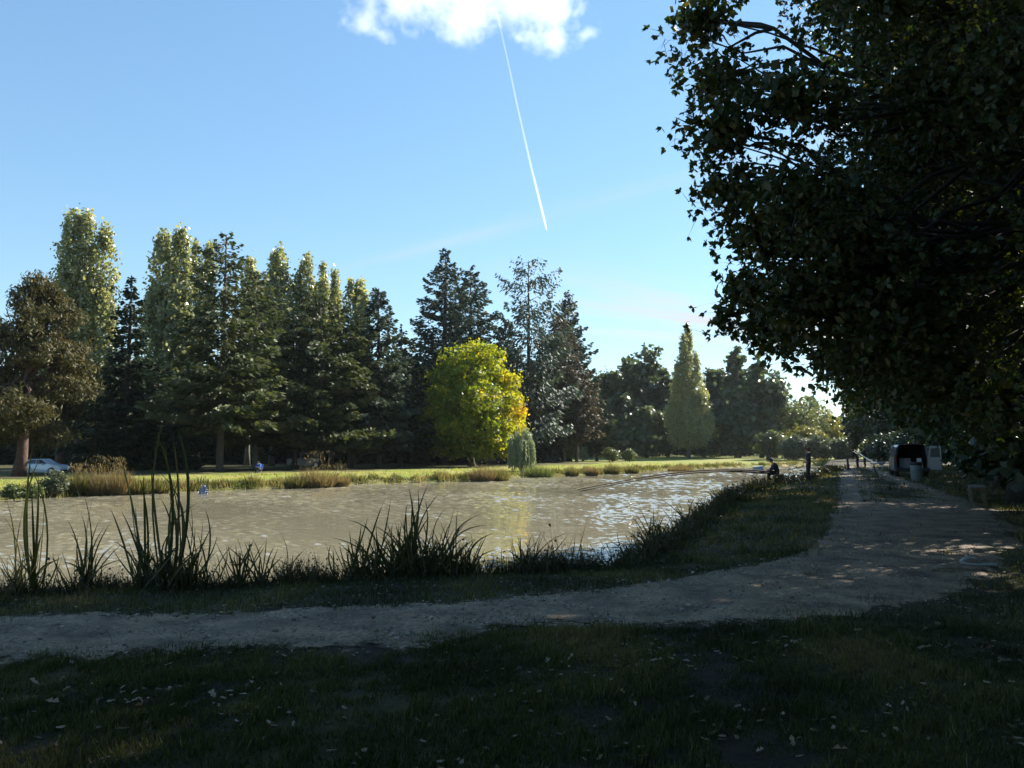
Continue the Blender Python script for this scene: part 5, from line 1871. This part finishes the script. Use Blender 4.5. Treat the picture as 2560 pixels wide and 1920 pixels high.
tr_ = local((SX, SY, SZ), R(80), [(.1, -.75, 0)])[0]
r_ = thing('rod_stand', (tr_.x, tr_.y, H(tr_.x, tr_.y)), 'spindly rod stand with black rests behind the seated angler', 'rod stand', None, R(80))
for a in (0, 2.1, 4.2):
    MB().tube([(0, 0, .62), (math.cos(a) * .4, math.sin(a) * .4, -.02)], .014, 6).build('leg', STEEL, r_)
MB().tube([(-.1, .3, .66), (.05, -.55, .86)], .02, 7).build('rest_bar', BLACKPL, r_)
for f in (.1, .5, .9):
    MB().tube([(-.1 + .15 * f, .3 - .85 * f, .67 + .2 * f), (-.1 + .15 * f, .3 - .85 * f, .77 + .2 * f)], .02, 6).build('rod_rest', BLACKPL, r_)
bk = local((SX, SY, SZ), R(80), [(-.35, 1.9, 0)])[0]
r_ = thing('bank_stick', (bk.x, bk.y, max(H(bk.x, bk.y), -1.2)), 'thin slanting bank stick at the water below the poles', 'stick', None, R(80))
e0 = at(1900 / 2.5, 1192 / 2.5, 39.4)
MB().tube([(0, .5, -.1), (0, -.3, e0[2] - r_.location.z)], .014, 6).build('shaft', STEEL, r_)
MB().tube([(-.03, -.3, e0[2] - r_.location.z), (.03, -.3, e0[2] - r_.location.z + .05)], .02, 6).build('fork', BLACKPL, r_)
# far pair
p = at(2145 / 2.5, 1172 / 2.5, 66)
BEND = dict(waist=(0, .08, 1.08), chest=(0, .22, 1.22), neck=(0, .36, 1.33), chin=(0, .42, 1.33), head=(0, .47, 1.36), crown=(0, .55, 1.43), face=(0, .7, -.7), sl=(-.18, .27, 1.3), el=(-.22, .36, 1.02), wl=(-.16, .5, .82),
            sr=(.18, .27, 1.3), er=(.22, .36, 1.02), wr=(.16, .5, .82), kl=(-.16, .04, .5), al=(-.22, -.02, .09), tl=(-.26, .14, .04), kr=(.16, .04, .5), ar=(.22, -.02, .09), tr=(.26, .14, .04))
person((p[0], p[1], H(p[0], p[1])), R(60), 'far angler in dark clothes bending forward at the shore', BEND, JACKET, TROUSER, None)
p = at(2163 / 2.5, 1170 / 2.5, 68)
person((p[0], p[1], H(p[0], p[1])), R(70), 'far angler in dark clothes standing upright by the long pale pole', dict(el=(-.2, .16, 1.2), wl=(-.1, .38, 1.28), er=(.2, .16, 1.2), wr=(.1, .38, 1.25)), JACKET, TROUSER, None, 1.02)
# person in blue across the lake on a folding chair
p = gp(648 / 2.5, 1184 / 2.5, -.8)
person((p[0], p[1], H(p[0], p[1])), R(165), 'person in a blue jacket sitting on the far lawn', {k: (v[0], v[1] * .9 - (.05 if k not in ('al', 'ar', 'tl', 'tr') else 0), v[2] - (.12 if k not in ('al', 'ar', 'tl', 'tr', 'kl', 'kr') else (.08 if k[0] == 'k' else 0))) if k != 'face' else v for k, v in SIT.items()}, BLUEJK, TROUSER, None, .95)


def folding_chair(base, rz, label, cloth):
    r_ = thing('folding_chair', base, label, 'chair', None, rz)
    MB().box((0, 0, .38), (.46, .42, .02)).build('seat', cloth, r_)
    MB().box((0, -.25, .62), (.46, .02, .42), rx=R(12)).build('backrest', cloth, r_)
    for x in (-.22, .22):
        MB().tube([(x, .22, 0), (x, -.2, .42)], .012, 6).build('leg', STEEL, r_)
        MB().tube([(x, -.26, 0), (x, .2, .42)], .012, 6).build('leg', STEEL, r_)
        MB().tube([(x, -.2, .42), (x, -.3, .85)], .012, 6).build('back_post', STEEL, r_)


folding_chair((p[0], p[1], H(p[0], p[1])), R(165), 'blue folding chair under the person in blue', BLUECL)
p = far_spot(1272, 104)
folding_chair(p, R(150), 'pale blue folding chair between the maple and the willow', simple('pale_cloth', (.45, .55, .6), .8))
p = far_spot(1330, 92)
folding_chair(p, R(120), 'dark folding chair on the grass right of the willow', JACKET)

# markers and odds and ends on the far lawn
for i, (xp, yp, lab) in enumerate([(310, 1176, 'red and white marker cone left of the tall reeds'), (449, 1177, 'red and white marker cone left of the camper')]):
    p = far_spot(xp, 100 if i == 0 else 106)
    r_ = thing('marker_cone', p, lab, 'cone')
    MB().lathe([(.02, 0), (.3, 0), (.3, .06), (.2, .08), (.15, .4)], 16).build('base', REDPAINT if i else WHITEPL, r_)
    MB().lathe([(.15, .4), (.13, .62)], 16).build('white_band', WHITEPL, r_)
    MB().lathe([(.13, .62), (.07, 1.05), (.02, 1.07)], 16).build('tip', REDPAINT, r_)
p = far_spot(764, 104)
r_ = thing('orange_sign', p, 'orange and white panel shining above the parked pickup', 'sign')
hz_ = at(764 / 2.5, 1139 / 2.5, p[1])[2] - p[2]
MB().box((-.12, 0, hz_), (.32, .06, .72)).build('orange_panel', ORANGE, r_)
MB().box((.17, 0, hz_), (.25, .06, .74)).build('white_panel', WHITEPL, r_)
MB().tube([(0, .06, -.1), (0, .06, hz_ + .3)], .04, 8).build('post', STEEL, r_)
# crumpled sheet at the far waterline
p = bank_spot(474, 1232)
gx, gz = np.meshgrid(np.linspace(-.55, .55, 16), np.linspace(0, 1, 20))
yy = .9 * gz + .10 * wave(gx, gz, 91, .35) + .05 * wave(gx, gz, 92, .15)
zz = gz * 1.15 + .10 * wave(gx, gz, 93, .3) - .05
V1 = np.column_stack([(gx * (1 - .35 * gz) + .25 * (1 - gz)).ravel(), yy.ravel(), zz.ravel()])
ii, jj = np.meshgrid(np.arange(19), np.arange(15), indexing='ij')
F1 = np.column_stack([(ii * 16 + jj).ravel(), (ii * 16 + jj + 1).ravel(), ((ii + 1) * 16 + jj + 1).ravel(), ((ii + 1) * 16 + jj).ravel()])
V2 = V1 + np.array([0, .015, .01])
sh = mk('tarpaulin', np.vstack([V1, V2]), np.vstack([F1, F1[:, ::-1] + len(V1)]), simple('blue_grey_sheet', (.12, .13, .165), .6, col2=(.2, .21, .25), nscale=5), smooth=True)
sh.location = (p[0] + .35, p[1] + .9, -1.40)
sh.scale = (.62, .8, .5)
prop(sh, 'crumpled blue grey sheet hanging down the far bank to the water', 'tarpaulin')

# ------------------------------------------------------------------ ground litter
pn = MB()
p = gp(975 / 1.0, 566, 0)
cp = [(-.20, 0, .05), (-.12, .03, .09), (-.02, .06, .10), (.05, .06, .09)]
cp2 = [(-.20, 0, .05), (-.10, -.02, .03), (.05, -.04, .025), (.2, -.05, .03), (.26, -.05, .02)]
r_ = thing('plastic_strip', (p[0], p[1], H(p[0], p[1]) + .01), 'bent strip of pale plastic lying on the path at the right', 'litter')
MB().tube(curve(cp[0], cp[3], 5, .04, .02), [.02, .024, .022, .016, .008], 6).build('upper_end', simple('pale_plastic', (.2, .23, .24), .4), r_, smooth=True)
MB().tube(cp2, [.02, .014, .014, .022, .03], 6).build('lower_end', simple('pale_plastic', (.2, .23, .24), .4), r_, smooth=True)
p = gp(2390 / 2.5, 1428 / 2.5, 0)
st = MB().tube([(-.32, 0, .02), (-.2, .02, .05), (0, .06, .045), (.25, .05, .03), (.4, .05, .025)], [.022, .03, .025, .018, .01], 7).build('fallen_stick', WOOD, None, smooth=True)
st.location = (p[0], p[1], H(p[0], p[1]) + .01)
prop(st, 'pale fallen stick beside the plastic strip on the path', 'stick')

# fallen leaves: the 90 largest lie singly, each its own
lt = np.array([(0, -.5, 0), (.3, -.2, .05), (.22, .05, .03), (.42, .3, .1), (0, .5, .04), (-.4, .26, .12), (-.2, .02, .02), (-.3, -.22, .07)])
protos = []
for k in range(4):
    me = bpy.data.meshes.new('fallen_leaf')
    vv = lt * np.array([.065, .085, .12 + .1 * k]) + rng.normal(0, .003, lt.shape)
    c_ = np.array([[0, 0, .004]])
    vv = np.vstack([vv, c_])
    me.from_pydata([tuple(q_) for q_ in vv], [], [(i, (i + 1) % 8, 8) for i in range(8)])
    a_ = me.attributes.new('rnd', 'FLOAT', 'POINT')
    a_.data.foreach_set('value', np.full(9, [.35, .68, .1, .95][k], np.float32))
    me.materials.append(L_LITTER)
    protos.append(me)
for k in range(90):
    y = math.sqrt(rng.uniform(3.6 ** 2, 7.6 ** 2))
    x = (rng.uniform(0, 1024) - 512) / 800 * y
    o = bpy.data.objects.new('fallen_leaf', protos[int(rng.choice(4, p=[.35, .4, .15, .1]))])
    o.location = (x, y, H(x, y) + rng.uniform(.012, .04))
    o.rotation_euler = (rng.normal(0, .35), rng.normal(0, .35), rng.uniform(0, 6.28))
    s_ = rng.uniform(.4, .95)
    o.scale = (s_, s_, s_)
    link(o)
    prop(o, 'dry fallen oak leaf lying in the shaded foreground', 'leaf', 'fallen leaves in the foreground')
n = 11000
y = np.sqrt(rng.uniform(3.4 ** 2, 16 ** 2, n))
x = (rng.uniform(-30, 1060, n) - 512) / 800 * y
ok = (~inside(np.column_stack([x, y]), LAKE)) & (wave(x, y, 95, 2.2) + rng.normal(0, .5, n) > .2)
x, y = x[ok], y[ok]
n = len(x)
N_ = np.column_stack([rng.normal(0, .35, (n, 2)), np.ones(n)])
prop(foliage('leaf_litter', np.column_stack([x, y, Hs(x, y) + rng.uniform(.006, .03, n)]), np.column_stack([rng.normal(0, 1, (n, 2)), rng.normal(0, .2, n)]), N_, rng.uniform(.03, .07, n), rng.uniform(.02, .045, n), 'lobed', L_LITTER),
     'scattered small dry leaves over the near ground', 'leaf litter', kind='stuff')

# loose stones on the path
ico = []
bm = bmesh.new()
bmesh.ops.create_icosphere(bm, subdivisions=1, radius=1)
iv = np.array([v.co[:] for v in bm.verts])
if_ = np.array([[v.index for v in f.verts] for f in bm.faces])
bm.free()
n = 5200
i = (rng.random(n) ** 1.0 * (NS * .62)).astype(int) + 30
t = rng.random(n)
P = U_[i] * (1 - t)[:, None] + L_[i] * t[:, None] + rng.normal(0, .05, (n, 2))
clump = wave(P[:, 0], P[:, 1], 96, 1.2) + rng.normal(0, .5, n) > 0
P = P[clump]
n = len(P)
s_ = np.exp(rng.normal(-4.75, .45, n))
st3 = s_[:, None] * rng.uniform([.8, .8, .45], [1.4, 1.4, .8], (n, 3))
V = iv[None] * st3[:, None, :] * rng.uniform(.85, 1.15, (n, len(iv), 1))
ang = rng.uniform(0, 6.28, n)
ca, sa = np.cos(ang)[:, None], np.sin(ang)[:, None]
V = np.stack([V[..., 0] * ca - V[..., 1] * sa, V[..., 0] * sa + V[..., 1] * ca, V[..., 2]], -1)
V += np.column_stack([P, Hs(P[:, 0], P[:, 1]) + .014 + st3[:, 2] * .35])[:, None, :]
F = (if_[None] + (np.arange(n) * len(iv))[:, None, None]).reshape(-1, 3)
STONE = leaf('path_stone', [(.10, .09, .075), (.2, .185, .16), (.34, .32, .29)], 0.0, None, .8, .25)
prop(mk('loose_gravel', V.reshape(-1, 3), F, STONE, rnd=np.repeat(rng.random(n) ** 1.6, len(iv))), 'loose pale stones scattered over the gravel path', 'gravel', kind='stuff')

# ------------------------------------------------------------------ cloud and contrail
c0 = at(468, 14, 3000)
dom = [(-520, -260, -175), (520, 260, 260)]
cb = MB().box((0, 42, 42), (1040, 520, 436))
cm = bpy.data.materials.new('cloud_vapour')
cm.use_nodes = True
n_ = cm.node_tree
n_.nodes.clear()
out = nd(n_, 'ShaderNodeOutputMaterial')
pv = nd(n_, 'ShaderNodeVolumePrincipled')
n_.links.new(pv.outputs[0], out.inputs['Volume'])
pv.inputs['Color'].default_value = (1, 1, 1, 1)
pv.inputs['Anisotropy'].default_value = .35
tc = nd(n_, 'ShaderNodeTexCoord')
nz = nd(n_, 'ShaderNodeTexNoise')
nz.inputs['Scale'].default_value = .0095
nz.inputs['Detail'].default_value = 6
nz.inputs['Roughness'].default_value = .66
n_.links.new(tc.outputs['Object'], nz.inputs['Vector'])
k_px = 3000 / 800
best = None
for (u, v, rx, rz_, ry) in [(450, -14, 100, 40, 60), (366, 18, 26, 16, 26), (535, 4, 60, 32, 45), (405, -4, 45, 26, 45), (552, 36, 36, 14, 28), (466, 26, 36, 16, 30), (382, 34, 14, 8, 16), (585, 34, 18, 7, 14)]:
    c = at(u, v, 3000) - c0
    sb = nd(n_, 'ShaderNodeVectorMath', operation='SUBTRACT')
    n_.links.new(tc.outputs['Object'], sb.inputs[0])
    sb.inputs[1].default_value = tuple(float(q_) for q_ in c)
    dv = nd(n_, 'ShaderNodeVectorMath', operation='MULTIPLY')
    n_.links.new(sb.outputs[0], dv.inputs[0])
    dv.inputs[1].default_value = (1 / (rx * k_px), 1 / (ry * k_px), 1 / (rz_ * k_px))
    ln = nd(n_, 'ShaderNodeVectorMath', operation='LENGTH')
    n_.links.new(dv.outputs[0], ln.inputs[0])
    w = mth(n_, 'SUBTRACT', 1.0, ln.outputs['Value'])
    best = w if best is None else mth(n_, 'MAXIMUM', best, w)
dens = mth(n_, 'ADD', best, mth(n_, 'MULTIPLY_ADD', nz.outputs[0], 3.6, -1.95))
dens = mth(n_, 'MULTIPLY', mth(n_, 'MAXIMUM', dens, 0.0), .0065)
dens = mth(n_, 'MINIMUM', dens, .008)
n_.links.new(dens, pv.inputs['Density'])
cl = cb.build('cloud', cm)
cl.location = tuple(float(q_) for q_ in c0)
prop(cl, 'single white fluffy cloud at the top of the sky', 'cloud')

ALT = 3200.0
tm = bpy.data.materials.new('contrail_vapour')
tm.use_nodes = True
nt = tm.node_tree
pb = nt.nodes['Principled BSDF']
pb.inputs['Base Color'].default_value = (.95, .95, .95, 1)
pb.inputs['Roughness'].default_value = 1
pb.inputs['Specular IOR Level'].default_value = 0
tcn = nd(nt, 'ShaderNodeTexCoord')
nz2 = nd(nt, 'ShaderNodeTexNoise')
nz2.inputs['Scale'].default_value = .002
nz2.inputs['Detail'].default_value = 5
nt.links.new(tcn.outputs['Object'], nz2.inputs['Vector'])
att = nd(nt, 'ShaderNodeAttribute', attribute_name='rnd')
al = mth(nt, 'MULTIPLY', att.outputs['Fac'], mth(nt, 'MULTIPLY_ADD', nz2.outputs[0], .5, .45, clamp=True))
tl2 = nd(nt, 'ShaderNodeBsdfTranslucent')
tl2.inputs[0].default_value = (1, 1, 1, 1)
mxa = nd(nt, 'ShaderNodeMixShader')
mxa.inputs[0].default_value = .6
nt.links.new(pb.outputs[0], mxa.inputs[1])
nt.links.new(tl2.outputs[0], mxa.inputs[2])
tp = nd(nt, 'ShaderNodeBsdfTransparent')
mxb = nd(nt, 'ShaderNodeMixShader')
nt.links.new(mth(nt, 'MULTIPLY', al, .62, clamp=True), mxb.inputs[0])
nt.links.new(tp.outputs[0], mxb.inputs[1])
nt.links.new(mxa.outputs[0], mxb.inputs[2])
nt.links.new(mxb.outputs[0], nt.nodes['Material Output'].inputs[0])
root = thing('contrail', (0, 0, 0), 'thin twin white contrail running down the middle of the sky', 'contrail')
keypts = [(1240, 20), (1256, 92), (1274, 172), (1291, 254), (1309, 334), (1328, 418), (1348, 498), (1367, 576)]
for sd in (-1, 1):
    pts, rad, alp = [], [], []
    for f in np.linspace(0, 1, 60):
        xs = np.interp(f, np.linspace(0, 1, 8), [k_[0] for k_ in keypts])
        ys = np.interp(f, np.linspace(0, 1, 8), [k_[1] for k_ in keypts])
        r__ = ray(xs / 2.5, ys / 2.5)
        s0 = ALT / r__[2]
        q_ = EYE + r__ * s0
        wpx = np.interp(f, [0, .5, .8, .97, 1], [.7, .85, 1.15, 1.1, .3]) * q_[1] / 800
        q_[0] += sd * wpx * .5
        pts.append(q_)
        rad.append(wpx * .5)
        alp.append(np.interp(f, [0, .3, .7, .85, 1], [.2, .28, .5, 1.1, 1.5]))
    o = MB().tube(pts, rad, 8).build('vapour_trail', tm, root, smooth=True)
    a_ = o.data.attributes.new('rnd', 'FLOAT', 'POINT')
    a_.data.foreach_set('value', np.repeat(np.array(alp, np.float32), 8))

# ------------------------------------------------------------------ air: thin even haze round everything on the ground
hm = bpy.data.materials.new('thin_haze')
hm.use_nodes = True
hn = hm.node_tree
hn.nodes.clear()
ho = nd(hn, 'ShaderNodeOutputMaterial')
hv = nd(hn, 'ShaderNodeVolumePrincipled')
hv.inputs['Color'].default_value = (.86, .93, 1, 1)
hv.inputs['Density'].default_value = .00007
hv.inputs['Anisotropy'].default_value = .55
hn.links.new(hv.outputs[0], ho.inputs['Volume'])
hz = MB().box((0, 0, 18.2), (12400, 12400, 43.6)).build('haze', hm)
prop(hz, 'thin pale haze in the air over the lake', 'haze', kind='stuff')
